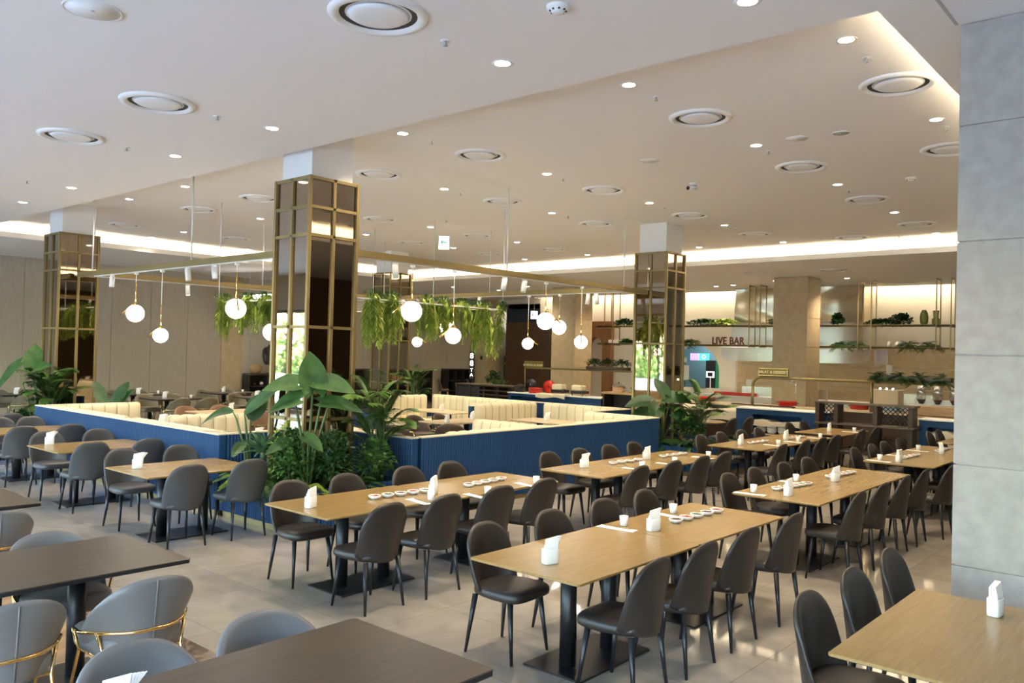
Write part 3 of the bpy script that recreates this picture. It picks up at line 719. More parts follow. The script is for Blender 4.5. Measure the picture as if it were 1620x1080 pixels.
def make_armchair(m, metal='brass_bright'):
    t = thing('tub_chair', '', 'chair')
    s = MB(); seat_pad(s, .262, -.27, .22, .36, .475, .03); s.build('seat', m, t)
    s = MB(); chair_back(s, .37, .58, .80, .285, .30, .07, .255, .05, .045, 26, 16, 2.6, .14); s.build('backrest', m, t)
    MB().tube([(0,.285,.40),(0,.300,.55),(0,.318,.70),(0,.326,.785)], .005, 6).build('seam', m, t)
    # metal band round the back at seat height, legs rising into it
    pts = []
    for i in range(21):
        u = -1+2*i/20; a = abs(u); pts.append((u*.306, .302-.262*a**2.2, .515-.015*a))
    pts = [(-.300,-.055,.497)]+pts+[(.300,-.055,.497)]
    MB().tube(pts, .0105, 8).build('metal_band', metal, t, label='polished gold metal band round the back')
    for sx in (-1, 1):
        MB().tube([(sx*.300,-.055,.497),(sx*.25,-.10,.36),(sx*.262,-.235,0)], .010, 8).build('leg', metal, t)
        MB().tube([(sx*.250,.14,.512),(sx*.215,.17,.36),(sx*.235,.25,0)], .010, 8).build('leg', metal, t)
    MB().tube([(-.25,-.10,.36),(-.215,.17,.36),(.215,.17,.36),(.25,-.10,.36)], .009, 8).build('seat_rail', metal, t)
    return t
CH = make_dining_chair('charcoal_leather'); GC = make_dining_chair('grey_leather'); AC = make_armchair('light_grey_leather')
USED = set()
def put(proto, x, y, rz, label, group):
    if proto.name not in USED:
        USED.add(proto.name); proto.location = (x, y, 0); proto.rotation_euler = (0,0,rz); proto['label'] = label; proto['group'] = group
        if proto.name not in KIDS: KIDS[proto.name] = [(c, []) for c in bpy.data.objects if c.parent == proto]
        return proto
    return dup(proto, (x, y, 0), rz, label, group)

# ------------------------------------------------------------------ tables
def top_loft(m, hx, hy, z0, z1, under=.018, c=.012):
    def ring(ax, ay, z): return [(-ax+c,-ay,z),(ax-c,-ay,z),(ax,-ay+c,z),(ax,ay-c,z),(ax-c,ay,z),(-ax+c,ay,z),(-ax,ay-c,z),(-ax,-ay+c,z)]
    m.loft([ring(hx-under, hy-under, z0), ring(hx, hy, z0+(z1-z0)*.45), ring(hx, hy, z1-.003), ring(hx-.003, hy-.003, z1)])
def make_table(w, l, topm, edge, px=.0, py=.24, base=(.24, .42), name='dining_table', r=.055, under=.03):
    t = thing(name, '', 'table')
    m = MB(); top_loft(m, w/2-.001, l/2-.001, .712 if under < .05 else .732, .74, under if under < .05 else .001); m.build('tabletop', topm, t)
    if under >= .05:
        m = MB(); top_loft(m, w/2-.003, l/2-.003, .694, .732, under); m.build('bevelled_edge', 'black_satin', t, label='black bevelled edge under the top')
    m = MB(); m.box(-base[0], base[0], -base[1], base[1], 0, .014, .004); m.build('base_plate', 'black_satin', t)
    for s in ((-1, 1) if py else (1,)):
        MB().cyl((px, s*py, .014), (px, s*py, .70), r, n=24).build('post', 'black_metal', t)
    MB().box(-.22,.22,-py-.12,py+.12,.698,.713).build('mounting_plate', 'black_metal', t)
    return t
OAK = make_table(.90, 1.49, 'oak', 'oak_edge'); OAKW = make_table(1.0, 1.3, 'oak', 'oak_edge'); DARK = make_table(.96, 1.48, 'walnut', 'walnut', under=.06)
def put_table(proto, x, y, label, group, rz=0):
    if proto.name not in USED:
        USED.add(proto.name); proto.location = (x, y, 0); proto.rotation_euler = (0,0,rz); proto['label'] = label; proto['group'] = group
        KIDS[proto.name] = [(c, []) for c in bpy.data.objects if c.parent == proto]; return proto
    return dup(proto, (x, y, 0), rz, label, group)
GT = 'oak restaurant tables'
BANK = {  # xc, y0, description of the pair
 'A': (-3.32, 3.97, 'front centre oak table'), 'B': (-5.85, 4.03, 'front oak table by the planter'),
 'C': (-5.65, 7.60, 'second oak table along the blue wall'), 'D': (-3.32, 7.80, 'second oak table right of centre'),
 'E': (-3.30, 11.75, 'third oak table by the stone pillar'), 'F': (-5.65, 11.75, 'third oak table beside the right planter')}
for k, (xc, y0, d) in BANK.items():
    for j in (0, 1):
        put_table(OAK, xc+(.03 if (k == 'B' and j) else 0), y0+.75+1.5*j, ('near half of the ' if j == 0 else 'far half of the ')+d, GT)
put_table(OAK, -5.70, 16.08, 'last small oak table before the dark slatted shelf', GT)
put_table(OAK, -3.30, 16.30, 'oak table half hidden beyond the third table by the stone pillar', GT)
put_table(OAK, -.94, 4.65, 'oak table in the right foreground running up to the grey pillar', GT)
put_table(OAKW, -8.75, 4.58, 'oak table left of the planter with two grey chairs a side', GT)
put_table(OAKW, -11.30, 4.66, 'second oak table from the planter in the left row', GT)
put_table(OAKW, -13.85, 4.82, 'third oak table from the planter in the left row', GT)
put_table(OAKW, -16.45, 4.82, 'farthest oak table in the left row, at the picture edge', GT)
put_table(DARK, -2.84, 1.93, 'dark walnut table in the bottom foreground', 'dark walnut tables')
put_table(DARK, -5.45, 1.93, 'dark walnut table in the left foreground with a lit top', 'dark walnut tables')
put_table(DARK, -8.0, 1.95, 'dark walnut table cut off at the left picture edge', 'dark walnut tables')
DESC = {'A': 'front centre oak table', 'B': 'front oak table by the planter', 'C': 'second oak table by the blue wall', 'D': 'second oak table right of centre', 'E': 'third oak table by the pillar', 'F': 'third oak table by right planter'}
CHAIRS = {
 'A': ([4.42,5.14,5.87,6.57],[4.42,5.05,5.72,6.52]), 'B': ([4.44,5.10,5.90,6.54],[4.39,5.03,5.75,6.42]),
 'C': ([8.15,8.81,9.49,10.11],[7.99,8.72,9.43,10.09]), 'D': ([8.21,8.88,9.64,10.36],[8.12,8.90,9.66,10.37]),
 'E': ([12.14,12.87,13.49,14.25],[12.2,12.95,13.6,14.3]), 'F': ([11.95,12.69,13.4,14.1],[11.75,12.63,13.31,14.03])}
NN = ['nearest','second','third','farthest']
HIN = {'A':0,'B':0}
for k, (Ls, Rs) in CHAIRS.items():
    xc = BANK[k][0]
    for side, ys in (('left', Ls), ('right', Rs)):
        for j, y in enumerate(ys):
            dx = {'A':(.48,.49),'B':(.47,.56),'C':(.52,.47),'D':(.46,.48),'E':(.46,.47),'F':(.46,.54)}[k][0 if side == 'left' else 1]
            x = xc - dx if side == 'left' else xc + dx
            put(CH, x+rnd.uniform(-.015,.015), y, (PI/2 if side == 'left' else -PI/2)+rnd.uniform(-.05,.05), '%s charcoal chair on the %s side of the %s' % (NN[j], side, DESC[k]), 'charcoal dining chairs')
for x, y, rz, lb in ((-5.22,15.60,-1,'near charcoal chair right of the last oak table before the shelf'),(-5.20,16.35,-1,'far charcoal chair right of the last oak table before the shelf'),
    (-6.2,15.75,1,'near charcoal chair left of the last oak table before the shelf'),(-6.2,16.45,1,'far charcoal chair left of the last oak table before the shelf'),
    (-7.85,15.80,-1,'near charcoal chair at the small octagonal table'),(-7.80,16.50,-1,'far charcoal chair at the small octagonal table'),
    (-3.80,16.20,1,'near of two charcoal chairs seen beside the stone pillar far back'),(-3.80,16.85,1,'far of two charcoal chairs seen beside the stone pillar far back'),
    (-1.43,4.35,1,'nearest charcoal chair at the right foreground table'),(-1.43,5.04,1,'middle charcoal chair at the right foreground table'),(-1.43,5.76,1,'charcoal chair at the right foreground table, closest to the pillar'),
    (-2.72,11.05,-1,'charcoal chair peeking out beside the stone pillar edge')):
    put(CH, x, y, rz*PI/2, lb, 'charcoal dining chairs')
for x, y, rz, lb in ((-8.28,4.28,-1,'near grey chair on the right side of the oak table left of planter'),(-8.26,4.98,-1,'grey chair closest to the planter, right side of the oak table'),
    (-9.50,4.33,1,'near grey chair on the left side of the oak table left of planter'),(-9.45,5.0,1,'far grey chair on left side of the oak table left of planter'),
    (-10.82,4.35,-1,'near grey chair right of the second left-row oak table'),(-10.80,5.05,-1,'far grey chair right of the second left-row oak table'),
    (-11.95,4.38,1,'near grey chair left of the second left-row oak table'),(-11.92,5.05,1,'far grey chair left of the second left-row oak table'),
    (-13.32,4.40,-1,'near grey chair right of the third left-row oak table'),(-13.30,5.05,-1,'far grey chair right of the third left-row oak table'),
    (-14.5,4.6,1,'near grey chair left of the third left-row oak table'),(-14.5,5.05,1,'far grey chair left of the third left-row oak table'),
    (-15.85,4.45,-1,'near grey chair of the farthest left-row oak table'),(-15.8,5.05,-1,'far grey chair of the farthest left-row oak table')):
    put(GC, x, y, rz*PI/2, lb, 'mid grey dining chairs')
for x, y, rz, lb in ((-3.30,1.66,1.02,'light grey tub chair at the very bottom, left of foreground dark table'),(-3.28,2.27,.98,'light grey tub chair tucked at the far left corner of foreground dark table'),
    (-4.82,1.52,-1,'light grey tub chair with gold band in the bottom left corner'),(-4.80,2.22,-1.02,'light grey gold-banded tub chair right of the left dark table'),
    (-5.78,2.20,1,'light grey tub chair behind the left dark table'),(-7.32,2.22,-1,'grey gold-banded tub chair at the left picture edge'),(-5.82,1.45,1,'light grey tub chair cut by the left edge beyond the dark table')):
    put(AC, x, y, rz*PI/2, lb, 'light grey tub chairs with gold bands')

# small octagonal table
t = thing('octagonal_table', 'small octagonal oak-topped table with a single black post beside the right planter', 'table', (-8.45, 16.1, 0))
m = MB(); rg = []
for r_, z in ((.44,.712),(.47,.725),(.47,.737),(.465,.74)): rg.append([(r_*math.cos(PI/8+k*PI/4), r_*math.sin(PI/8+k*PI/4), z) for k in range(8)])
m.loft(rg); m.build('tabletop', 'oak', t)
MB().cyl((0,0,.012),(0,0,.712),.05,n=20).build('post', 'black_metal', t)
MB().cyl((0,0,0),(0,0,.014),.24,n=28,smooth=False).build('base_plate', 'black_satin', t)

# ------------------------------------------------------------------ on the tables
def make_napkins():
    t = thing('napkin_holder', '', 'napkin holder')
    m = MB()
    def rg(k, z, n=20): return [(math.copysign(abs(math.cos(2*PI*i/n))**.5, math.cos(2*PI*i/n))*.055*k, math.copysign(abs(math.sin(2*PI*i/n))**.5, math.sin(2*PI*i/n))*.034*k, z) for i in range(n)]
    m.loft([rg(.94, 0), rg(1, .006), rg(1, .094), rg(.93, .096), rg(.86, .088)], True); m.build('holder', 'ceramic', t)
    m = MB()
    for k in range(5):
        y = -.020+k*.010; s = .012*k
        m.loft([[(-.046, y-.003, .02),(.046, y-.003, .02),(.046, y+.003, .02),(-.046, y+.003, .02)], [(-.046+.004*k, y-.004, .11),(.046+.004*k, y-.004, .11),(.046+.004*k, y+.004, .11),(-.046+.004*k, y+.004, .11)],
                [(-.040+s, y+.012-.004, .158-k*.004),(.055+s, y+.012-.004, .176-k*.003),(.055+s, y+.012+.004, .176-k*.003),(-.040+s, y+.012+.004, .158-k*.004)]])
    m.build('napkins', 'paper', t); return t
def make_cup():
    t = thing('cup', '', 'cup')
    MB().lathe([(.001,0),(.026,0),(.029,.004),(.036,.078),(.034,.078),(.027,.008),(.001,.008)], n=22).build('cup_body', 'ceramic', t)
    return t
def make_bowl(sauce):
    t = thing('sauce_bowl', '', 'bowl')
    MB().lathe([(.001,0),(.030,0),(.050,.014),(.060,.034),(.056,.035),(.044,.018),(.001,.014)], n=24).build('bowl', 'ceramic', t)
    m = MB(); m.lathe([(.001,.030),(.051,.030)], n=20)
    for k in range(7): a = rnd.uniform(0,6.28); r_ = rnd.uniform(0,.028); m.sphere((r_*math.cos(a), r_*math.sin(a), .031), .012, 6, 4, .6)
    m.build('filling', sauce, t); return t
NP = make_napkins(); CU = make_cup(); BW = [make_bowl(s) for s in ('sauce_brown', 'sauce_red', 'sauce_green')]
def setp(proto, loc, rz, label, group):
    if proto.name not in USED:
        USED.add(proto.name); proto.location = loc; proto.rotation_euler = (0,0,rz); proto['label'] = label; proto['group'] = group
        KIDS[proto.name] = [(c, []) for c in bpy.data.objects if c.parent == proto]; return proto
    return dup(proto, loc, rz, label, group)
TZ = .7405
for x, y, lb in ((-3.30,4.24,'near end of the front centre oak table'),(-3.36,5.62,'middle of the front centre oak table'),(-5.88,4.22,'near end of the front oak table by the planter'),(-5.66,5.45,'middle of the front oak table by the planter'),
    (-3.29,8.08,'near end of the second oak table right of centre'),(-3.31,9.45,'middle of the second oak table right of centre'),(-5.83,8.12,'near end of the second oak table by the blue wall'),(-5.76,9.42,'middle of the second oak table by the blue wall'),
    (-3.35,12.0,'near end of the third oak table by the pillar'),(-3.2,13.6,'middle of the third oak table by the pillar'),(-5.75,12.2,'near end of the third oak table by right planter'),(-5.6,13.6,'middle of the third oak table by right planter'),
    (-5.7,15.9,'last oak table before the shelf'),(-8.95,4.15,'oak table left of the planter'),(-11.70,4.25,'second oak table of the left row'),(-.93,5.14,'right foreground oak table'),(-2.99,1.33,'dark table at the bottom edge')):
    setp(NP, (x, y, TZ), PI/2+rnd.uniform(-.6,.5), 'white napkin holder on the %s' % lb, 'white napkin holders')
ROWS = [(-3.39,6.02,-3.36,6.68,5,'front centre oak table'),(-5.83,4.88,-5.78,5.46,5,'front oak table by planter, nearer row'),(-5.74,6.02,-5.80,6.58,5,'front oak table by planter, farther row'),
        (-3.50,8.30,-3.42,8.90,6,'second oak table right of centre, nearer row'),(-3.44,9.65,-3.40,10.25,6,'second oak table right of centre, farther row'),(-5.75,8.62,-5.72,9.15,4,'second oak table by blue wall, nearer row'),(-5.70,9.75,-5.68,10.25,4,'second oak table by blue wall, farther row'),
        (-3.4,12.4,-3.38,12.95,4,'third oak table by pillar, nearer row'),(-3.3,13.85,-3.3,14.35,4,'third oak table by pillar, farther row'),(-5.7,12.45,-5.68,12.95,4,'third oak table by right planter, nearer row'),(-5.6,13.8,-5.6,14.3,4,'third oak table by right planter, farther row')]
for (xa, ya, xb, yb, n, lb) in ROWS:
    for k in range(n):
        f = k/(n-1); setp(BW[(k+int(ya*7)) % 3], (xa+(xb-xa)*f, ya+(yb-ya)*f, TZ), rnd.uniform(0,6), '%s white sauce bowl, %s' % (('nearest','second','third','fourth','fifth','sixth')[k], lb), 'white sauce bowls in rows')
CUPS = [(-5.42,6.70,'right edge of the front oak table by planter, farthest'),(-5.30,5.82,'right side of the front oak table by planter, second'),(-5.45,5.22,'right side of the front oak table by planter, nearest'),(-3.62,5.60,'left edge of the front centre oak table, nearest'),(-3.62,6.38,'left edge of the front centre oak table, farthest'),
        (-3.62,8.0,'left edge of the second table right of centre, nearest'),(-3.62,9.1,'left edge of the second table right of centre, second'),(-5.33,8.62,'right edge of the second table by blue wall, nearest'),(-5.3,9.35,'right edge of the second table by blue wall, middle'),(-5.32,10.3,'right edge of the second table by blue wall, farthest'),
        (-3.6,12.0,'left edge of the third table by pillar, nearest'),(-3.6,12.9,'left edge of the third table by pillar, second'),(-3.6,13.9,'left edge of the third table by pillar, third'),(-5.35,12.7,'right edge of the third table by right planter, nearest'),(-5.35,13.5,'right edge of the third table by right planter, second'),(-5.35,14.5,'right edge of the third table by right planter, farthest'),(-5.4,16.4,'last oak table before the shelf')]
def make_setting():
    t = thing('folded_napkin', '', 'napkin')
    MB().box(-.16,.16,-.045,.045,0,.003).box(-.12,-.02,-.05,.02,.003,.006).build('cloth', 'paper', t)
    MB().cyl((-.12,.02,.006),(.11,.02,.006),.0035,.002,8).cyl((-.12,.03,.006),(.11,.032,.006),.0035,.002,8).build('chopsticks', 'oak', t, label='wooden chopsticks'); return t
ST = make_setting()
for x, y, lb in CUPS:
    s = 1 if x > -4 else -1
    if x > -4: s = -1
    setp(CU, (x, y, TZ), rnd.uniform(0,6), 'small white cup at the %s' % lb, 'small white cups')
    setp(ST, (x-(-.02 if x > -4 else .02), y-.13, TZ), rnd.uniform(-.2,.2), 'paper napkin with chopsticks at the %s' % lb, 'paper napkins with chopsticks')

# ================================================================== BLUE BOOTH ENCLOSURE
def fluted(m, L, h, th, z0=0.06, pitch=.045):
    "fluted panel along local x, thickness th in y, both faces ribbed"
    n = max(1, int(L/pitch)); p = L/n; pts = []
    for s in (-1, 1):
        row = []
        for i in range(n):
            x = -L/2+i*p
            row += [(x, .0), (x+p*.12, .006), (x+p*.3, .012), (x+p*.5, .014), (x+p*.7, .012), (x+p*.88, .006)]
        row.append((L/2, 0)); row = [(x, s*(th/2-.014+d)) for x, d in row]
        vs = [(x, y, z0) for x, y in row]+[(x, y, h) for x, y in row]; k = len(row)
        m.add(vs, [(i, i+1, k+i+1, k+i) if s < 0 else (i+1, i, k+i, k+i+1) for i in range(k-1)], False)
    m.box(-L/2, L/2, -th/2+.016, th/2-.016, z0, h)
def booth_wall(x0, y0, x1, y1, label, h=.985):
    L = math.hypot(x1-x0, y1-y0); a = math.atan2(y1-y0, x1-x0)
    t = thing('booth_wall', label, 'partition', ((x0+x1)/2, (y0+y1)/2, 0), a, 'blue fluted booth walls')
    m = MB(); fluted(m, L, h, .12); m.build('fluted_panel', 'blue_panel', t)
    MB().box(-L/2, L/2, -.045, .045, 0, .06).build('plinth', 'brass_paint', t, label='low brass plinth')
    MB().box(-L/2-.0, L/2+.0, -.065, .065, h, h+.018, .004).build('cap', 'linen', t, label='narrow pale top cap')
booth_wall(-15.45, 5.42, -9.41, 5.42, 'long blue fluted booth wall facing the grey chairs at the left')
booth_wall(-9.47, 5.487, -9.47, 6.99, 'short dark-shaded blue booth wall running back beside the near planter')
booth_wall(-9.41, 7.06, -7.68, 7.06, 'short blue booth wall behind the near planter and palm')
booth_wall(-7.74, 7.18, -7.74, 12.98, 'long blue fluted booth wall facing the charcoal chairs at the right')
booth_wall(-9.28, 12.98, -7.84, 12.98, 'short blue booth wall in front of the right planter')
booth_wall(-9.30, 13.08, -9.30, 14.50, 'short blue booth wall left of the right planter')
booth_wall(-15.15, 14.52, -9.30, 14.52, 'blue booth wall along the far side of the booths')
booth_wall(-15.40, 5.54, -15.40, 7.1, 'blue booth wall at the left end of the booths')
booth_wall(-11.80, 12.35, -11.80, 14.40, 'blue partition end seen between two cream banquettes', .97)
BN = [0]
def banquette(x, y, L, rz, label, hb=1.0, seat=True, depth=.58):
    "back plane through (x, y); sitter faces local -y"
    t = thing('banquette', label, 'bench', (x, y, 0), rz, 'cream channel-tufted banquettes')
    n = max(2, round(L/.215)); p = L/n; rows = []
    def prof(u):      # bulge across a channel
        return .034*math.sin(PI*u)**.45
    m = MB(); vs = []; cols = []
    for i in range(n):
        for k in range(6): cols.append((-L/2+(i+k/6)*p, prof(k/6)))
    cols.append((L/2, 0))
    zr = [(.40, 0), (.7, 0), (hb-.07, .0), (hb-.025, .012), (hb-.004, .04), (hb+.006, .075), (hb-.002, .11), (hb-.03, .125)]
    N = len(cols)
    for (z, q) in zr:
        for (x_, b) in cols: vs.append((x_, -.13-b+q+ (0 if z < hb-.03 else b*.3), z+(b*.35 if z > hb-.03 else 0)))
    fs = [(j*N+i, j*N+i+1, (j+1)*N+i+1, (j+1)*N+i) for j in range(len(zr)-1) for i in range(N-1)]
    m.add(vs, fs, True)
    for sx in (-1, 1):
        e = [(sx*L/2, -.13+q, z) for z, q in zr]+[(sx*L/2, -.005, .40)]; m.add(e, [tuple(range(len(e))) if sx > 0 else tuple(range(len(e)-1,-1,-1))])
    m.add([(-L/2,-.005,.4),(L/2,-.005,.4),(L/2,-.005,hb-.03),(-L/2,-.005,hb-.03)], [(0,1,2,3)])
    m.build('backrest', 'cream_leather', t)
    m = MB()
    for i in range(1, n):
        x_ = -L/2+i*p; m.tube([(x_, -.134, .42), (x_, -.134, hb-.07), (x_, -.120, hb-.022), (x_, -.09, hb-.001)], .0055, 5)  # seam lines whose dark colour paints in the shade of each groove
    m.build('shaded_channel_seams', 'seam_shade_tan', t, label='seams between the tufted channels, coloured darker as groove shade')
    if seat:
        m = MB(); ns = max(1, round(L/.65)); q = L/ns
        for i in range(ns): m.box(-L/2+i*q+.004, -L/2+(i+1)*q-.004, -depth, -.10, .30, .46, .03)
        m.build('seat', 'cream_leather', t)
        MB().box(-L/2+.02, L/2-.02, -depth+.05, -.03, 0, .30).build('base', 'navy', t, label='dark base')
    return t
Q = PI/2
banquette(-15.33, 6.32, 1.5, Q, 'cream banquette at the far left end, tufted face towards the room')
banquette(-13.55, 5.49, 2.3, PI, 'cream banquette along the inner side of the left blue wall, left part')
banquette(-12.24, 6.8, 1.3, Q, 'cream banquette jutting in from the left blue wall, right of the first one', .99)
banquette(-12.26, 6.8, 1.3, -Q, 'cream banquette backing onto the jutting one near the left blue wall', .99)
banquette(-10.85, 5.49, 2.5, PI, 'cream banquette along the inner side of the left blue wall, right part')
banquette(-9.54, 6.85, .9, -Q, 'short cream banquette behind the near planter')
banquette(-8.75, 7.13, 1.3, PI, 'cream banquette behind the palm at the near planter')
banquette(-7.81, 8.65, 1.7, -Q, 'cream banquette behind the right blue wall, nearer part')
banquette(-8.62, 9.95, 1.4, 0, 'low cream banquette meeting the right blue wall, facing the camera', .97)
banquette(-8.62, 9.97, 1.4, PI, 'cream banquette back-to-back with the one meeting the right blue wall', .97)
banquette(-7.81, 11.55, 1.7, -Q, 'cream banquette behind the right blue wall, farther part')
banquette(-8.55, 12.91, 1.3, 0, 'cream banquette in the right far corner before the mirror column planter')
banquette(-15.08, 13.45, 1.3, Q, 'cream banquette at the far left corner of the booths')
banquette(-13.50, 14.45, 3.0, 0, 'long cream banquette along the far side, left of the blue partition end')
banquette(-11.87, 13.20, 1.3, -Q, 'cream banquette left of the blue partition end')
banquette(-11.73, 13.35, 1.9, Q, 'cream banquette right of the blue partition end')
banquette(-10.45, 14.45, 1.95, 0, 'cream banquette along the far side, right of the blue partition end')

banquette(-9.37, 13.75, .7, -Q, 'short cream banquette left of the right planter')

# ------------------------------------------------------------------ planters
def planter(x0, x1, y0, y1, h, label, hole=None):
    cx, cy = (x0+x1)/2, (y0+y1)/2; t = thing('planter', label, 'planter', (cx, cy, 0), group='blue fluted planters')
    for (a, b, c, d) in ((x0, y0, x1, y0), (x1, y0, x1, y1), (x1, y1, x0, y1), (x0, y1, x0, y0)):
        L = math.hypot(c-a, d-b); ang = math.atan2(d-b, c-a); m = MB(); fluted(m, L, h, .07, .07)
        o = m.build('fluted_side', 'blue_panel', t); nx, ny = -math.sin(ang)*.035, math.cos(ang)*.035
        o.location = ((a+c)/2-cx+nx, (b+d)/2-cy+ny, 0); o.rotation_euler = (0, 0, ang)
    m = MB(); m.box(x0-cx+.02, x1-cx-.02, y0-cy+.02, y0-cy+.06, 0, .07).box(x0-cx+.02, x1-cx-.02, y1-cy-.06, y1-cy-.02, 0, .07).box(x0-cx+.02, x0-cx+.06, y0-cy+.02, y1-cy-.02, 0, .07).box(x1-cx-.06, x1-cx-.02, y0-cy+.02, y1-cy-.02, 0, .07)
    m.build('plinth', 'brass_paint', t, label='brass plinth strip')
    m = MB()
    if hole:
        a, b, c, d = hole; z = (h-.15, h-.06)
        for (p, q, r_, s) in ((x0+.07, x1-.07, y0+.07, c), (x0+.07, x1-.07, d, y1-.07), (x0+.07, a, c, d), (b, x1-.07, c, d)):
            if q-p > .01 and s-r_ > .01: m.box(p-cx, q-cx, r_-cy, s-cy, *z)
    else: m.box(x0-cx+.07, x1-cx-.07, y0-cy+.07, y1-cy-.07, h-.15, h-.06)
    m.build('soil', 'soil', t, kind='stuff')
planter(-9.39, -7.66, 5.38, 6.97, .5, 'low blue planter full of greenery round the near mirror column', (-9.03, -8.26, 5.79, 6.56))
planter(-17.9, -15.5, 5.40, 7.3, .5, 'low blue planter at the foot of the left mirror column', (-17.34, -16.57, 6.07, 6.84))
planter(-9.2, -6.75, 13.07, 15.2, .5, 'low blue planter at the right mirror column', (-9.03, -8.26, 14.12, 14.89))
planter(-18.2, -15.5, 13.7, 15.6, .5, 'low planter at the farthest mirror column', (-17.54, -16.77, 14.37, 15.14))
Z = .46
# near planter
big_leaf_plant((-7.96, 5.66, Z), [(.06,.00,1.24,.36,.165,2.9,-.1,2.2),(-.10,-.20,1.22,.34,.14,3.75,.30,.05),(.16,.10,1.24,.36,.14,.55,.25,-.05),(.0,-.22,1.04,.33,.15,3.6,.35,-.15),(.24,.12,1.02,.38,.10,.75,.3,.0),(.16,-.12,.62,.24,.08,.2,.3,-.3),(-.10,-.25,.55,.24,.08,4.6,.3,-.2)],
    'tall elephant ear plant with big leaves in front of the near mirror column', 'leaf_big')
palm((-7.93, 6.66, Z), 1.6, .80, 26, 'feathery areca palm right of the near mirror column', 'leaf_palm', .27, .021)
agave((-8.75, 5.58, Z+.34), 'bluish spiky rosette plant at the left of the near planter', 50, .48, .055)
big_leaf_plant((-9.25, 5.70, Z), [(.10,-.06,.72,.36,.13,1.5,.0,2.0),(-.25,-.10,.80,.46,.09,3.6,.4,.0),(.05,-.12,.80,.62,.10,.45,.0,.75),(.1,-.12,.45,.30,.07,5.2,.3,-.2)], 'small plant with one round dark leaf and a long pale one, left of near column', 'leaf_dark', 0, 'paddle_leaf_plant')
NP_ = [(-9.15,5.58,'fern','lime fern at the left front corner of the near planter'),(-8.45,5.50,'fern','arching fern hanging over the near planter front, left of centre'),(-8.05,5.48,'bush','bright round-leaved plant at the centre front of the near planter'),
  (-7.82,5.52,'fern2','light green fern drooping over the near corner of the near planter'),(-7.80,5.88,'bush2','dark bushy plant at the right side of the near planter'),(-7.82,6.20,'fern','fern on the right side of the near planter'),(-7.80,6.50,'bush','low leafy plant below the palm in the near planter'),
  (-7.78,6.84,'spiky','small dark spiky fern at the right end of the near planter'),(-8.20,5.60,'bush2','dark leafy plant left of the elephant ear stems'),(-8.42,5.66,'bush3','brownish small-leaved plant right of the spiky rosette'),(-9.2,6.3,'bush2','dark leafy plant left of the near mirror column'),
  (-8.05,5.95,'bush','bushy plant at the foot of the near mirror column'),(-8.95,5.50,'fern2','pale fern under the spiky rosette')]
for x, y, k, lb in NP_:
    G_ = 'ground plants in the near planter'
    if k == 'fern': fern((x, y, Z), lb, 36, .50, 'leaf_mid', .10, .013, (.15,1.2), .6, G_)
    if k == 'fern2': fern((x, y, Z), lb, 28, .44, 'leaf_lime', .10, .013, (0,1.1), .7, G_)
    if k == 'bush': bush((x, y, Z), lb, (.25,.24,.34), 560, 'leaf_mid', .06, G_)
    if k == 'bush2': bush((x, y, Z), lb, (.26,.25,.40), 620, 'leaf_dark', .065, G_)
    if k == 'bush3': bush((x, y, Z+.05), lb, (.22,.18,.42), 420, 'leaf_lime', .04, G_)
    if k == 'spiky': agave((x, y, Z), lb, 30, .34, .016, 'leaf_dark', 'spiky_fern')
# left planter
palm((-15.95, 5.80, Z), 1.5, .72, 30, 'areca palm in front of the left mirror column', 'leaf_mid', .26, .024)
big_leaf_plant((-16.15, 5.62, Z), [(-.05,-.05,1.28,.38,.16,2.6,.1,2.2),(-.50,-.20,1.15,.42,.11,4.1,.5,-.9),(.12,-.05,1.15,.34,.12,.5,.2,.4)], 'elephant ear plant with a drooping leaf left of the left mirror column', 'leaf_big')
big_leaf_plant((-15.68, 6.75, Z), [(-.08,-.05,.42,.62,.11,3.4,.0,1.3),(.05,-.05,.40,.60,.12,1.2,.0,1.7),(.10,-.04,.38,.52,.11,.4,.0,1.1),(.16,-.05,.40,.60,.09,.5,.0,.9),(-.20,-.1,.3,.45,.08,3.7,.3,.1)], 'broad paddle-leaved plant right of the left mirror column', 'leaf_dark', 0, 'paddle_leaf_plant')
bush((-16.9, 5.68, Z), 'dark bushy plant at the left end of the left planter', (.42,.22,.20), 420, 'leaf_dark', .07)
fern((-16.4, 5.60, Z), 'small fern at the foot of the elephant ear plant by the left column', 20, .36)
# right planter
palm((-7.35, 13.85, Z), 1.3, .80, 26, 'areca palm right of the right mirror column', 'leaf_palm', .26, .022)
big_leaf_plant((-8.0, 13.6, Z), [(-.28,-.2,.78,.36,.16,3.7,.3,.0),(.25,-.1,.88,.38,.16,.5,.3,.1),(0,-.2,.68,.36,.15,5.0,.4,-.6),(.42,-.1,.55,.34,.15,.3,.4,-.3),(-.30,-.15,.56,.34,.15,4.2,.4,-.4),(.1,-.15,1.0,.34,.14,3.0,.1,1.2)], 'broad-leaved plant in front of the right mirror column', 'leaf_dark')
for x, y, lb in ((-7.7,13.35,'drooping fern at the front left of the right planter'),(-7.15,13.35,'drooping fern at the near right corner of the right planter'),(-6.95,13.9,'big fern on the right side of the right planter'),(-6.95,14.5,'fern farther along the right side of the right planter')):
    fern((x, y, Z), lb, 34, .62, 'leaf_dark', .12, .018, (.1,1.1), .75, 'ferns in the right planter')
bush((-7.4, 13.5, Z+.1), 'dark leafy plant low in the right planter', (.35,.3,.28), 420, 'leaf_dark', .07)
bush((-8.6, 13.35, Z), 'small leafy plant in the right planter beside the booth wall', (.30,.16,.16), 200, 'leaf_mid', .06)
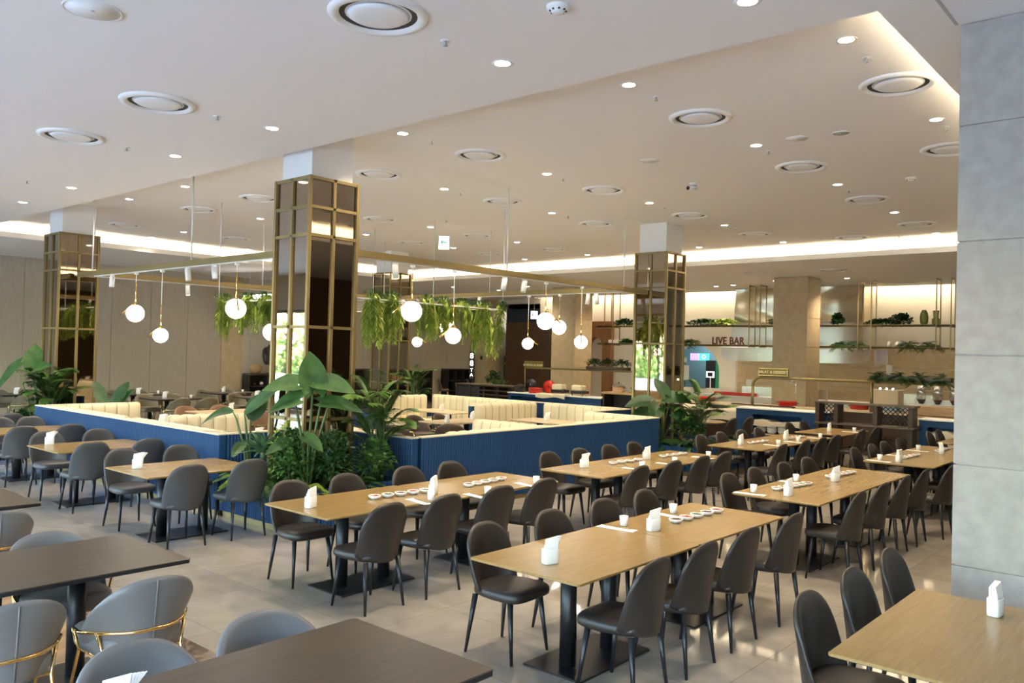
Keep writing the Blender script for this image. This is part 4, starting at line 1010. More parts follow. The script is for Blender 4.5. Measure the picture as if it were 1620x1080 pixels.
# far planter
palm((-15.85, 14.5, Z), 1.5, .8, 20, 'far areca palm right of the farthest mirror column', 'leaf_palm', .26, .024)
bush((-15.9, 14.0, Z), 'dark leafy plant at the foot of the far palm', (.45,.3,.30), 380, 'leaf_dark', .08)
bush((-17.6, 13.95, Z), 'leafy plant left of the farthest mirror column', (.3,.2,.22), 260, 'leaf_dark', .08)

# ------------------------------------------------------------------ tables and chairs inside and behind the booths
PT = make_table(.8, 1.4, 'pale_wood', 'pale_wood'); PTX = make_table(.75, .75, 'pale_wood', 'pale_wood', 0, 0, (.22, .22))
GP = 'pale wood booth tables'
put_table(PT, -11.35, 11.55, 'pale wood table with dark chairs behind the palm and blue wall', GP)
put_table(PT, -10.35, 13.15, 'pale wood booth table right of the blue partition end', GP, Q)
put_table(PT, -13.45, 13.15, 'pale wood booth table in the far left booth', GP, Q)
put_table(PT, -15.7, 9.1, 'pale wood table with brown chairs left of the near mirror column', GP)
put_table(PTX, -13.7, 6.75, 'small pale table between the first two banquettes at left', GP)
put_table(PTX, -10.75, 6.75, 'small pale table by the second banquette at left', GP)
DC = make_armchair('dark_brown_leather', 'brass'); BC = make_armchair('brown_leather', 'brass'); OC = make_armchair('olive_leather', 'brass')
for x, y, rz, lb in ((-12.05,11.25,Q,'dark brown chair left of the pale table behind the palm'),(-12.05,12.0,Q+.2,'farther dark brown chair left of pale table behind the palm'),(-10.72,10.72,3.9,'dark brown chair with brass band turned at the near right of the pale table'),(-10.95,9.75,3.5,'dark brown chair with brass band, nearest behind the blue wall and palm')):
    put(DC, x, y, rz, lb, 'dark brown booth chairs')
for x, y, rz, lb in ((-16.4,8.7,Q,'tan chair at the left of the pale table near the left column'),(-16.4,9.5,Q,'farther tan chair at the left of the pale table'),(-15.0,8.75,-Q,'tan chair at the right of the pale table, nearer one'),(-15.0,9.5,-Q,'tan chair at the right of the pale table, farther one'),(-14.6,10.6,-2.2,'turned tan chair beside the near mirror column')):
    put(BC, x, y, rz, lb, 'tan chairs near the left booths')
FT = [(-20.2,10.3,'dark table behind the banquettes, right one of the near far-left pair'),(-22.3,10.4,'dark table behind the banquettes, left one of the near far-left pair'),(-22.0,12.9,'dark table by the greige wall beside the beige pier'),(-19.7,12.6,'dark table just left of the near mirror column, far back'),(-23.3,7.9,'dark table at the far left against the greige wall')]
for i, (x, y, lb) in enumerate(FT):
    put_table(DARK, x, y, lb, 'dark walnut tables')
    ds = ('right far-left dark table','left far-left dark table','dark table by the beige pier','dark table beside the near column','dark table against the left wall')[i]
    for j, (dx, dy, r_, w) in enumerate(((-.74,-.36,Q,'near left'),(-.74,.36,Q,'far left'),(.74,-.36,-Q,'near right'),(.74,.36,-Q,'far right'))):
        put(OC, x+dx, y+dy, r_+rnd.uniform(-.1,.1), 'olive grey chair at the %s of the %s' % (w, ds), 'olive grey chairs at the far left')
for x, y, lb in ((-20.2,10.0,'right far-left dark table'),(-22.1,10.2,'left far-left dark table'),(-22.1,12.7,'dark table by the beige pier'),(-19.7,12.3,'dark table beside the near column'),(-23.2,7.6,'dark table against the left wall'),(-11.4,12.0,'pale table behind the palm'),(-10.4,13.15,'pale booth table right of blue partition end'),(-13.4,13.1,'pale table in the far left booth'),(-15.7,9.2,'pale table with tan chairs'),(-13.7,6.75,'small pale table by the first banquette'),(-10.75,6.75,'small pale table by the second banquette'),(-11.2,11.1,'near end of the pale table behind the palm'),(-3.4,16.2,'oak table half hidden beside the pillar'),(-8.5,16.05,'small octagonal table')):
    setp(NP, (x, y, TZ), PI/2+rnd.uniform(-.6,.5), 'white napkin holder on the %s' % lb, 'white napkin holders')
for x, y, lb in ((-20.0,10.6,'right far-left dark table'),(-22.2,10.8,'left far-left dark table'),(-21.9,13.2,'dark table by the beige pier'),(-19.6,12.9,'dark table beside the near column')):
    setp(CU, (x, y, TZ), 0, 'small white cup on the %s' % lb, 'small white cups')
    setp(ST, (x, y-.2, TZ), 0, 'paper napkin with chopsticks on the %s' % lb, 'paper napkins with chopsticks')

# ================================================================== BACK OF THE ROOM
# soup station: dark slatted counter
t = thing('slatted_counter', 'dark slatted wood counter with a brown top in front of the cream wall', 'counter', (-18.45, 20.2, 0))
MB().box(-1.3,1.3,-.3,.3,.98,1.03,.005).build('countertop', 'dark_shelf_wood', t)
m = MB()
for x in (-1.25,-.62,.0,.62,1.22): m.box(x-.03, x+.03, -.27,.27, 0, .98)
for z in (.12,.26,.40,.54,.68,.82): m.box(-1.25, 1.22, -.28, -.25, z, z+.05)
m.build('slatted_front', 'dark_wood_panel', t)
MB().box(-1.22,1.2,.2,.25,0,.98).box(-1.25,-.2,-.24,.24,.02,.95).build('cupboard', 'navy', t)
MB().box(1.22,1.30,-.3,.3,0,.98).build('end_panel', 'dark_wood_panel', t)
def counter(x0, x1, y0, y1, h, label, name='buffet_counter', openings=(), top='cap_white', shelf=None):
    cx, cy = (x0+x1)/2, (y0+y1)/2; a, b = (x1-x0)/2, (y1-y0)/2; t = thing(name, label, 'counter', (cx, cy, 0))
    m = MB(); xs_ = -a
    for (p, q, zl, zh) in openings:
        p -= cx; q -= cx; m.box(xs_, p, -b, b-.05, 0, h-.03).box(p, q, -b, b-.05, 0, zl).box(p, q, -b, b-.05, zh, h-.03).box(p, q, b-.1, b-.05, zl, zh); xs_ = q
    m.box(xs_, a, -b, b-.05, 0, h-.03); m.build('body', 'blue_panel', t, label='blue panelled body')
    for (p, q, zl, zh) in openings: MB().box(p-cx, q-cx, -b-.02, b-.1, zl, zl+.02).build('shelf', 'linen', t, label='pale shelf board')
    MB().box(-a-.03, a+.03, -b-.03, b, h-.03, h, .004).build('countertop', top, t, label='pale stone top'); return t
counter(-16.2, -12.85, 18.6, 19.2, .93, 'blue soup station counter carrying the pots', openings=((-16.1,-14.9,.55,.82),))
counter(-8.4, -6.45, 17.55, 18.1, 1.0, 'blue buffet counter behind the octagonal table and stacked plates', openings=((-8.0,-6.9,.42,.86),))
counter(-4.55, -2.2, 17.6, 18.15, 1.0, 'blue buffet counter partly behind the grey stone pillar', openings=((-4.4,-3.0,.40,.84),))
t = thing('side_cabinet', 'dark side cabinet with a brown top left of the right mirror column', 'cabinet', (-11.7, 18.7, 0))
MB().box(-1.0,.9,-.3,.3,1.06,1.11,.004).build('countertop', 'light_shelf_wood', t)
MB().box(-.95,.85,.2,.27,0,1.06).box(-.98,-.93,-.27,.27,0,1.06).box(.83,.88,-.27,.27,0,1.06).box(-.1,-.04,-.27,.27,0,1.06).box(-.95,.85,-.25,.25,.50,.53).box(-.95,.85,-.25,.25,.02,.08).build('carcass', 'hide', t)
# dark lattice shelf in front of the buffet
t = thing('lattice_shelf', 'dark open shelf unit with diamond lattice panels in front of the buffet', 'shelf', (-5.45, 17.25, 0))
for x in (-.93, -.55, .22, .87): MB().box(x-.04, x+.04, -.17,.17, 0, 1.22).build('upright', 'dark_wood_panel', t)
for z in (1.22, .80): MB().box(-.98,.95,-.2,.2,z,z+.035,.003).build('shelf_board', 'dark_shelf_wood', t)
m = MB()
def lattice(m, x0, x1, z0, z1, s, y=0):
    n = int((x1-x0+z1-z0)/s)+1
    for k in range(n):
        for sg in (0, 1):
            c = x0+k*s; pa = []
            xa, xb = max(x0, c-(z1-z0)), min(x1, c)
            if xb-xa < .02: continue
            za, zb = z0+(c-xa), z0+(c-xb)
            if sg: xa, xb = x0+x1-xa, x0+x1-xb
            m.tube([(xa, y, za), (xb, y, zb)], .008, 5)
for la in ((.27,.83,.86,1.21),(-.90,-.60,.86,1.21),(.27,.83,.05,.6)):
    m = MB(); lattice(m, *la, .09); m.build('lattice', 'black_metal', t)
# plates, cloths, bowls in the shelves
def bowl_stack(x, y, z, r, n, label, grp='stacked bowls in the counters'):
    t = thing('bowl_stack', label, 'bowls', (x, y, z), group=grp)
    for k in range(n): MB().lathe([(.001,0),(r*.5,0),(r*.93,.05),(r,.085),(r*.96,.085),(r*.5,.012)], (0,0,k*.045), 20).build('bowl', 'ceramic', t)
for k, x in enumerate((-7.85,-7.60,-7.35)): bowl_stack(x, 17.68, .44, .115, 4, ('left','middle','right')[k]+' stack of white bowls in the shelf of the blue buffet counter')
def cloth(x0, x1, y, z, label, h=.06, d=.3, drop=.12):
    t = thing('folded_cloth', label, 'cloth', ((x0+x1)/2, y, z)); a = (x1-x0)/2
    def f(u, v):
        x = -a+2*a*u; w = 1.0 if v < .65 else 1-(v-.65)/.35
        return (x, d/2-d*min(1, v/.65)-.03*(v > .65), h*(1+.35*math.sin(u*9)+.2*math.sin(u*23+v*5))*w - drop*(1-w)*(1+.3*math.sin(u*7)))
    MB().grid(f, 28, 12).build('cloth', 'linen', t)
cloth(-8.05, -6.75, 17.70, .67, 'crumpled pale cloth lying over the stacked bowls', .06, .3, .05)
cloth(-10.6, -8.45, 18.62, .78, 'big crumpled pale cloth on the low cart left of the blue buffet counter', .10, .5, .22)
cloth(-4.35, -3.05, 17.75, .58, 'pale cloth bundle in the right blue buffet counter', .14, .3, .16)
cloth(-14.95, -13.9, 18.50, .96-.03, 'small crumpled cloth on the edge of the soup station', .03, .25, .08)
t = thing('serving_cart', 'low dark wooden serving cart under the big crumpled cloth', 'cart', (-9.55, 18.65, 0))
MB().box(-1.1,1.05,-.28,.28,.70,.78,.01).build('top_board', 'dark_shelf_wood', t)
for sx in (-1,1):
    for sy in (-1,1): MB().cyl((sx*1.0, sy*.22, 0),(sx*1.0, sy*.22,.70),.03).build('leg', 'dark_shelf_wood', t)
# main serving counters farther back
def long_counter(x0, x1, y, h, label, top, body):
    t = thing('serving_counter', label, 'counter', ((x0+x1)/2, y, 0)); a = (x1-x0)/2
    MB().box(-a, a, -.35, .35, h-.05, h, .004).build('countertop', top, t); MB().box(-a+.03, a-.03, -.32, .32, 0, h-.05).build('body', body, t); return t
long_counter(-11.6, -7.1, 19.45, .97, 'long serving counter with a wooden top under the brass rail', 'pale_wood', 'dark_wood_panel')
long_counter(-6.95, -2.0, 19.45, 1.0, 'serving counter behind the lattice shelf at the right', 'pale_wood', 'dark_wood_panel')
long_counter(-12.6, -5.5, 24.05, .95, 'white back counter along the bar wall', 'cap_white', 'cap_white')
t = thing('black_rack', 'low black metal rack with trays on the serving counter left of the stone column', 'rack', (-8.35, 19.0, 0))
m = MB()
for x in (-.75,-.2,.2,.75): m.tube([(x,-.15,0),(x,-.15,.99)],.012,6)
m.tube([(-.8,-.15,.92),(.8,-.15,.92)],.014,6).tube([(-.8,-.15,.99),(.8,-.15,.99)],.014,6).tube([(-.8,-.15,.84),(.8,-.15,.84)],.014,6)
m.build('frame', 'black_metal', t)

# brass rails over the serving line ------------------------------------------------
def curve_pts(c, r, a0, a1, n=8): return [(c[0]+r*math.cos(a0+(a1-a0)*i/n), 0, c[1]+r*math.sin(a0+(a1-a0)*i/n)) for i in range(n+1)]
t = thing('brass_rail', 'brass tube rail with curved corner carrying the salad sign over the counter', 'rail', (-6.5, 19.1, 0))
MB().tube([(-2.22,0,.98),(-2.22,0,1.45)]+curve_pts((-2.02,1.45),.2,PI,PI/2)+[(2.6,0,1.66)], .035, 12).build('rail', 'brass_paint', t)
MB().cyl((.57,0,.98),(.57,0,1.65),.035).build('post', 'brass_paint', t)
def hang_sign(x, y, z, w, h, label, text, size):
    t = thing('station_sign', label, 'sign', (x, y, z))
    m = MB(); m.box(-w/2,w/2,-.03,.03,-h/2,h/2,.02); m.build('plate', 'sign_gold', t)
    MB().box(-w/2+.02,w/2-.02,-.036,-.029,-h/2+.015,-h/2+.022).box(-w/2+.02,w/2-.02,-.036,-.029,h/2-.022,h/2-.015).box(-w/2+.02,-w/2+.027,-.036,-.029,-h/2+.02,h/2-.02).box(w/2-.027,w/2-.02,-.036,-.029,-h/2+.02,h/2-.02).build('border', 'brass', t)
    text_mesh(text, size, 'letter_cream', 'lettering', t, (0,-.034,-.002)); return t
hang_sign(-8.18, 19.05, 1.79, .76, .20, 'gold sign plate reading SALAT & DESSERT above the brass rail', 'SALAT & DESSERT', .088)
hang_sign(-16.85, 20.55, 1.72, .76, .26, 'gold sign plate reading KOREAN & SOUP before the dark wood wall', 'KOREAN & SOUP', .098)
t = thing('brass_rail', 'thin brass rail with planter trough running right from the soup sign', 'rail', (-15.0, 20.6, 0))
MB().tube([(-2.25,0,0),(-2.25,0,1.62)], .02, 8).build('post', 'brass_paint', t)
MB().tube([(1.95,0,0),(1.95,0,1.62)], .02, 8).build('post', 'brass_paint', t)
MB().box(-2.25,1.95,-.025,.025,1.60,1.65).build('rail', 'brass_paint', t)
def trough(x0, x1, y, z, label):
    t = thing('planter_trough', label, 'planter', ((x0+x1)/2, y, z)); a = (x1-x0)/2
    MB().box(-a,a,-.09,.09,0,.02).box(-a,a,-.09,-.075,0,.09).box(-a,a,.075,.09,0,.09).box(-a,-a+.02,-.09,.09,0,.09).box(a-.02,a,-.09,.09,0,.09).build('trough', 'dark_shelf_wood', t)
trough(-14.75, -13.25, 20.6, 1.655, 'narrow trough of plants on the thin rail left of the right mirror column')
trough(-5.95, -4.3, 19.1, 1.70, 'narrow trough of plants on the brass rail beside the stone pillar')
for k, x in enumerate((-14.5,-14.0,-13.5)): bush((x, 20.6, 1.73), 'dark green plant in the soup rail trough, %s' % ('left one','middle one','right one')[k], (.30,.15,.14), 200, 'leaf_dark', .07)
for k, x in enumerate((-5.75,-5.35,-4.95,-4.5)): fern((x, 19.1, 1.76), 'dark fern in the rail trough beside the stone pillar, %s' % ('leftmost','second from left','third from left','rightmost')[k], 26, .34, 'leaf_dark', .09, .014, (-.2,1.2), .5)

# pots and food on the counters ------------------------------------------------------
def pot(x, y, z, r, h, m_, label, lid=None, cat='pot', name='cooking_pot'):
    t = thing(name, label, cat, (x, y, z))
    MB().lathe([(.001,0),(r*.92,0),(r,.02),(r,h),(r*1.05,h),(r*1.05,h+.012),(r*.93,h+.012),(r*.9,.02),(.001,.02)], n=24).build('pot_body', m_, t)
    for s in (-1, 1): MB().tube([(s*r,-.03,h*.75),(s*(r+.05),-.02,h*.78),(s*(r+.05),.02,h*.78),(s*r,.03,h*.75)], .009, 6).build('handle', 'black_metal', t)
    if lid:
        MB().lathe([(r*1.0,h+.012),(r*.7,h+.05),(r*.2,h+.075),(.001,h+.078)], n=24).build('lid', lid, t)
        MB().sphere((0,0,h+.1), .022, 10, 6).build('lid_knob', 'black_metal', t)
pot(-16.0, 18.9, .93, .16, .16, 'black_satin', 'black pot at the left end of the soup station', 'black_satin')
pot(-15.35, 18.85, .93, .22, .14, 'red_enamel', 'wide red enamel pot on the soup station')
pot(-12.35, 18.7, 1.11, .17, .16, 'chrome', 'left chrome pot on the dark side cabinet', 'chrome')
pot(-11.75, 18.7, 1.11, .17, .16, 'chrome', 'right chrome pot on the dark side cabinet', 'chrome')
pot(-10.3, 19.6, .97, .30, .09, 'red_enamel', 'shallow red pan on the counter behind the big cloth')
pot(-8.05, 19.6, .97, .22, .10, 'red_enamel', 'shallow red pan in the black rack under the salad sign', name='serving_pan')
pot(-6.35, 19.6, 1.0, .2, .09, 'red_enamel', 'dark red pan on the counter behind the lattice shelf', name='serving_pan')
t = thing('pot_lid', 'upright round red lid leaning behind the red pot of the soup station', 'lid', (-15.0, 19.05, 1.13), .3)
MB().cyl((0,.012,0),(0,-.012,0),.19,n=28).build('disc', 'red_enamel', t); MB().sphere((0,-.035,0),.03,10,6).build('knob', 'black_metal', t)
t = thing('pot_lid', 'upright round black lid behind the black pot of the soup station', 'lid', (-15.75, 19.1, 1.16), .3)
MB().cyl((0,.012,0),(0,-.012,0),.17,n=28).build('disc', 'black_satin', t); MB().sphere((0,-.035,0),.03,10,6).build('knob', 'chrome', t)
def chafer(x, label):
    t = thing('chafing_dish', label, 'food warmer', (x, 18.85, .93))
    MB().box(-.22,.22,-.16,.16,.06,.14,.01).build('pan', 'black_satin', t); MB().box(-.20,.16,-.155,.1,.14,.30,.03).build('lid', 'cream_leather', t, label='cream coloured lid')
    for sx in (-1,1): MB().cyl((sx*.18,-.12,0),(sx*.18,-.12,.06),.012).build('leg', 'black_metal', t)
chafer(-14.45, 'left cream-lidded food warmer on the soup station'); chafer(-13.75, 'right cream-lidded food warmer on the soup station')
t = thing('wooden_box', 'tall pale wooden box on the counter with small lights on it', 'box', (-5.75, 19.6, 1.0))
MB().box(-.30,.30,-.2,.2,.12,.48,.01).build('box_body', 'pale_wood', t); MB().box(-.27,.25,-.18,.18,0,.12).build('base', 'kitchen_tile', t)
for k in (-.12, .02, .15): MB().sphere((k,-.1,.50),.02,8,6).build('knob', 'lamp_glow', t)
t = thing('dispenser', 'row of clear cereal dispensers at the right end of the counter', 'dispenser', (-4.55, 19.65, 1.0))
for k in range(4):
    x = -.5+.33*k; MB().cyl((x,0,.30),(x,0,.62),.10,n=18).build('canister', 'milky_glass', t); MB().cyl((x,0,.62),(x,0,.66),.105,n=18).build('lid', 'dark_brown_leather', t); MB().cyl((x,0,.2),(x,0,.30),.04,.09).build('spout', 'dark_brown_leather', t)
MB().box(-.65,.65,-.12,.12,0,.04).box(-.65,.65,.10,.12,.04,.3).box(-.65,.65,-.02,.02,.17,.2).build('stand', 'white_metal', t)
t = thing('wooden_crate', 'wooden crate drawers below the clear dispensers', 'box', (-4.5, 18.8, 0)); MB().box(-.5,.5,-.15,.15,1.0,1.2,.008).box(-.5,.5,-.15,.15,.78,.99,.008).build('crate', 'light_shelf_wood', t); MB().box(-.48,.48,-.14,.14,0,.78).build('base', 'dark_wood_panel', t)
t = thing('wooden_screen', 'upright pale wooden panel on the counter beside the stone pillar', 'panel', (-3.55, 19.7, 1.0)); MB().box(-.28,.16,-.03,.03,0,.62,.006).build('board', 'pale_wood', t); MB().box(.16,.28,-.03,.03,0,.62,.006).build('edge_board', 'light_shelf_wood', t)
t = thing('carving_lamp', 'chrome heat lamp on a thin pole under the salad sign', 'lamp', (-7.85, 19.6, .97)); MB().cyl((0,0,0),(0,0,.62),.012).cyl((0,0,0),(0,0,.015),.09).build('pole', 'chrome', t); MB().lathe([(.02,.66),(.05,.64),(.09,.56),(.085,.56)], (-.08,0,0), 18).build('shade', 'chrome', t)
for k, (x, w, lb) in enumerate(((-6.95,.09,'small white notice on the beige wall beside the stone column'),(-9.7+.9,.0,''),)):
    if w:
        t = thing('notice', lb, 'notice', (x-.9, 26.94, 1.85)); MB().box(-w,w,-.01,.01,-.16,.16).build('sheet', 'paper', t)
t = thing('notice', 'white and red notice on the wall right of the arched kitchen opening', 'notice', (-12.4, 26.94, 1.12)); MB().box(-.14,.14,-.01,.01,0,.26).build('upper_sheet', 'paper', t); MB().box(-.14,.14,-.012,.01,-.26,-.02).build('lower_sheet', 'red_enamel', t)
t = thing('clear_sneeze_guard', 'clear guard with pale frame standing on the back counter', 'guard', (-9.9, 23.75, .95)); MB().box(-1.3,1.3,-.01,.01,.02,.3).build('pane', 'milky_glass', t); MB().box(-1.32,1.32,-.015,.015,.3,.33).box(-1.32,-1.28,-.015,.015,0,.3).box(1.28,1.32,-.015,.015,0,.3).build('frame', 'linen', t)
t = thing('clear_sneeze_guard', 'clear guard with pale frame behind the wooden box', 'guard', (-6.6, 23.75, .95)); MB().box(-.8,.8,-.01,.01,.02,.3).build('pane', 'milky_glass', t); MB().box(-.82,.82,-.015,.015,.3,.33).box(-.82,-.78,-.015,.015,0,.3).box(.78,.82,-.015,.015,0,.3).build('frame', 'linen', t)

# bar shelves hung from the ceiling ---------------------------------------------------
YS = 24.5
def hung_shelf(x0, x1, hangers, label):
    t = thing('hanging_shelf', label, 'shelf', ((x0+x1)/2, YS, 0)); cx = (x0+x1)/2
    for z in (3.10, 2.48):
        MB().box(x0-cx, x1-cx, -.2,.2, z, z+.03).box(x0-cx, x1-cx, -.2,-.18, z-.01, z+.05).build('shelf_board', 'brass_paint', t)
    for hx in hangers:
        m = MB()
        for dx in (0, .36):
            for y in (-.22, .22): m.box(hx-cx+dx-.014, hx-cx+dx+.014, y-.014, y+.014, 2.44, ZL-.02)
            m.box(hx-cx+dx-.014, hx-cx+dx+.014, -.22,.22, ZL-.06, ZL-.03)
            for z in (3.07, 2.45): m.box(hx-cx+dx-.014, hx-cx+dx+.014, -.22,.22, z, z+.028)
        m.build('hanger', 'copper', t)
hung_shelf(-17.0, -10.0, (-16.7,-13.0+1.75), 'brass hung double shelf left of the beige column above the bar')
hung_shelf(-9.2, -2.5, (-7.95,-5.9), 'brass hung double shelf right of the beige column above the bar')
def shelf_bush(x, z, label, w=.35, m_='leaf_dark', h=.17, n=260, ls=.07): bush((x, YS, z-.02), label, (w*1.3,.19,h*.72), 520, m_, .085, 'plants on the bar shelves', stems=3)
SBU = [(-12.95,3.14,'dark plant on the upper bar shelf above the arched opening',.45,'leaf_dark',.18),(-12.2,3.14,'light green trailing plant on the upper bar shelf',.40,'leaf_lime',.17),(-10.25,3.14,'dark plant on the upper shelf just left of the beige column',.38,'leaf_dark',.22),
 (-7.35,3.14,'dark low plant on the upper right bar shelf',.38,'leaf_dark',.14),(-6.85,3.14,'taller flowering plant on the upper right bar shelf',.24,'leaf_dark',.26),(-16.0,3.14,'dark plant on the upper shelf left of the right mirror column',.3,'leaf_dark',.2),
 (-15.9,2.52,'small plant on the lower shelf left of the right mirror column',.22,'leaf_dark',.12),(-8.6,3.14,'thin flowering plant right of the beige column',.12,'leaf_dark',.28)]
for x, z, lb, w, m_, h in SBU: shelf_bush(x, z, lb, w, m_, h)
for x, lb in ((-13.75,'arching fern on the lower bar shelf left of the bar lettering'),(-13.35,'second arching fern on the lower bar shelf by the bar lettering'),(-10.25,'arching fern on the lower shelf left of the beige column'),(-8.05,'arching fern on the lower shelf right of the beige column'),(-8.5,'darker fern on the lower shelf touching the beige column'),(-6.65,'left of two ferns on the lower right bar shelf'),(-6.15,'right of two ferns on the lower right bar shelf')):
    fern((x, YS, 2.56), lb, 40, .42, 'leaf_mid', .08, .013, (0,1.1), .55, 'ferns on the lower bar shelves')
def vase(x, z, prof, m_, label, cat='vase'):
    t = thing('vase', label, cat, (x, YS, z)); MB().lathe(prof, n=22).build('vase_body', m_, t)
vase(-6.38+.12, 3.132, [(.001,0),(.06,0),(.10,.08),(.11,.22),(.09,.34),(.05,.42),(.045,.42),(.08,.33),(.10,.2),(.05,.02)], 'vase_green', 'tall rounded green glass vase on the upper right bar shelf')
vase(-6.38+.42, 3.132, [(.001,0),(.07,0),(.10,.05),(.10,.18),(.06,.20),(.07,.26),(.08,.40),(.075,.40),(.05,.2),(.05,.02)], 'vase_green', 'stepped green glass vase on the upper right bar shelf')
vase(-13.9, 3.132, [(.001,0),(.07,0),(.11,.08),(.10,.18),(.04,.30),(.001,.32)], 'pale_ceramic', 'pale egg-shaped vase at the left of the upper bar shelf')
vase(-13.75, 2.60+.0, [(.001,0),(.05,0),(.09,.08),(.05,.18),(.07,.24),(.04,.30),(.001,.31)], 'orange_glaze', 'orange glazed vase above the ferns left of the bar lettering')
vase(-7.15, 2.512, [(.001,0),(.05,0),(.06,.1),(.03,.16),(.001,.17)], 'pale_ceramic', 'small pale vase left of the ferns on the lower right shelf')
vase(-7.0+.1, 2.512, [(.001,0),(.08,0),(.11,.08),(.08,.16),(.001,.18)], 'pale_ceramic', 'round pale vase left of the ferns on the lower right shelf')
t = thing('white_case', 'long white case on the lower shelf left of the right mirror column', 'box', (-16.3, YS, 2.512)); MB().box(-.3,.25,-.1,.1,0,.14,.01).build('case', 'cap_white', t)

# stainless hood and glass below
t = thing('extractor_hood', 'wavy brushed stainless steel hood behind the bar shelves', 'hood', (-10.4, 25.9, 3.3))
def hf(u, v): return (-2.07+4.14*u, -.08-.05*math.sin(u*11+1.5*math.sin(v*3))*math.sin(v*4+.8+u*2)-.015*math.cos(u*23+v*2), 1.11*v)
MB().grid(hf, 70, 26).build('front_sheet', 'steel', t)
MB().box(-2.07,2.07,0,.9,0,1.11).build('hood_body', 'steel', t)
t = thing('hood_glass', 'pale translucent glass apron hanging under the steel hood', 'glass panel', (-10.4, 25.85, 0))
def rounded(m, x0, x1, z0, z1, r, y0, y1, both=False):
    pts = [(x0 + (r if both or True else 0)*(1-math.cos(a)), z0+r*(1-math.sin(a))) for a in [PI/2*i/6 for i in range(7)]]
    poly = [(x0, z1)]+[(x, z) for x, z in pts]+[(x1-(x-x0), z) for x, z in reversed(pts)]+[(x1, z1)]
    m.loft([[(x, y0, z) for x, z in poly], [(x, y1, z) for x, z in poly]])
m = MB(); rounded(m, -2.55, -.62, 2.02, 2.46, .25, -.01, .01); m.build('left_pane', 'milky_glass', t)
m = MB(); rounded(m, -.25, 2.3, 2.02, 2.46, .25, -.01, .01); m.build('right_pane', 'milky_glass', t)
MB().box(-2.2,2.12,-.01,.01,2.50,3.28).build('upper_pane', 'milky_glass', t)
MB().box(-2.6,2.4,-.03,.03,2.46,2.50).build('rail', 'white_metal', t)
t = thing('brown_flap', 'plain brownish square panel hanging right of the glass apron', 'panel', (-7.8, 25.9, 2.02)); MB().box(-.18,.2,-.02,.02,0,.44).build('board', 'pinkish_glass', t)
t = thing('bar_lettering', 'dark red capital letters reading LIVE BAR standing on the lower bar shelf', 'sign', (-12.02, 24.42, 2.64))
text_mesh('LIVE BAR', .33, 'letter_brown', 'lettering', t, (0,0,0), ext=.015, sx=.82)

# kitchen seen through the arch
L = bpy.data.lights.new('kitchen_lamp', 'AREA'); L.size = 1.2; L.energy = 16; L.color = (.75, .95, 1)
t = thing('kitchen_ceiling_lamp', 'cool lit ceiling lamp inside the kitchen behind the arched opening', 'ceiling light', (-14.6, 28.0, 2.98)); MB().box(-.6,.6,-.15,.15,-.03,.0).build('diffuser', 'screen_white', t)
lo = bpy.data.objects.new('kitchen_lamp', L); COL.objects.link(lo); lo.parent = t; lo.location = (0,0,-.05)
t = thing('menu_screen', 'violet and teal menu screens above the kitchen fridge', 'screen', (-14.95, 28.2, 2.12)); MB().box(-.45,-.1,-.02,.02,-.13,.13).build('violet_screen', 'screen_violet', t); MB().box(-.08,.32,-.02,.02,-.13,.13).build('teal_screen', 'screen_teal', t)
m = MB(); m.lathe([(.05,0),(.085,0)], n=20); o = m.build('logo_ring', 'screen_white', t); o.rotation_euler = (PI/2,0,0); o.location = (.12,-.025,0)
t = thing('drinks_fridge', 'green and black drinks fridge inside the kitchen', 'fridge', (-14.3, 28.3, 0)); MB().box(-.35,.05,-.3,.3,0,2.0,.01).build('cabinet', 'hide', t); MB().box(.05,.42,-.3,.3,0,2.0,.01).build('green_side', 'fridge_green', t)
t = thing('tablet_stand', 'white-framed tablet on a stand inside the kitchen opening', 'tablet', (-14.1, 27.3, 0)); MB().box(-.16,.16,-.01,.01,1.38,1.60).build('bezel', 'screen_white', t); MB().box(-.10,.10,-.015,-.01,1.42,1.56).build('screen', 'hide', t); MB().cyl((0,.02,0),(0,.02,1.42),.02).build('pole', 'white_metal', t)
t = thing('espresso_machine', 'steel machine at the right side of the kitchen opening', 'machine', (-13.5, 27.9, 0)); MB().box(-.3,.25,-.2,.2,0,1.25).build('stand', 'hide', t); MB().box(-.28,.22,-.2,.2,1.45,1.85,.02).box(-.28,.22,.1,.2,1.25,1.45).box(-.3,.25,-.22,.2,1.25,1.29).build('machine_body', 'chrome', t)
t = thing('poster', 'pale poster and leaflets at the left side of the kitchen opening', 'poster', (-15.2, 27.4, 0)); MB().box(-.18,.18,0,.01,1.25,1.8).box(-.1,.08,0,.01,1.9,2.08).build('sheet', 'paper', t); MB().cyl((0,.02,0),(0,.02,1.9),.015).build('pole', 'hide', t)
t = thing('red_menu_boards', 'row of dark red trays behind the palm below the kitchen opening', 'tray', (-10.9, 23.8, .95)); MB().box(-1.2,.2,-.1,.1,0,.10,.01).build('tray', 'red_enamel', t)

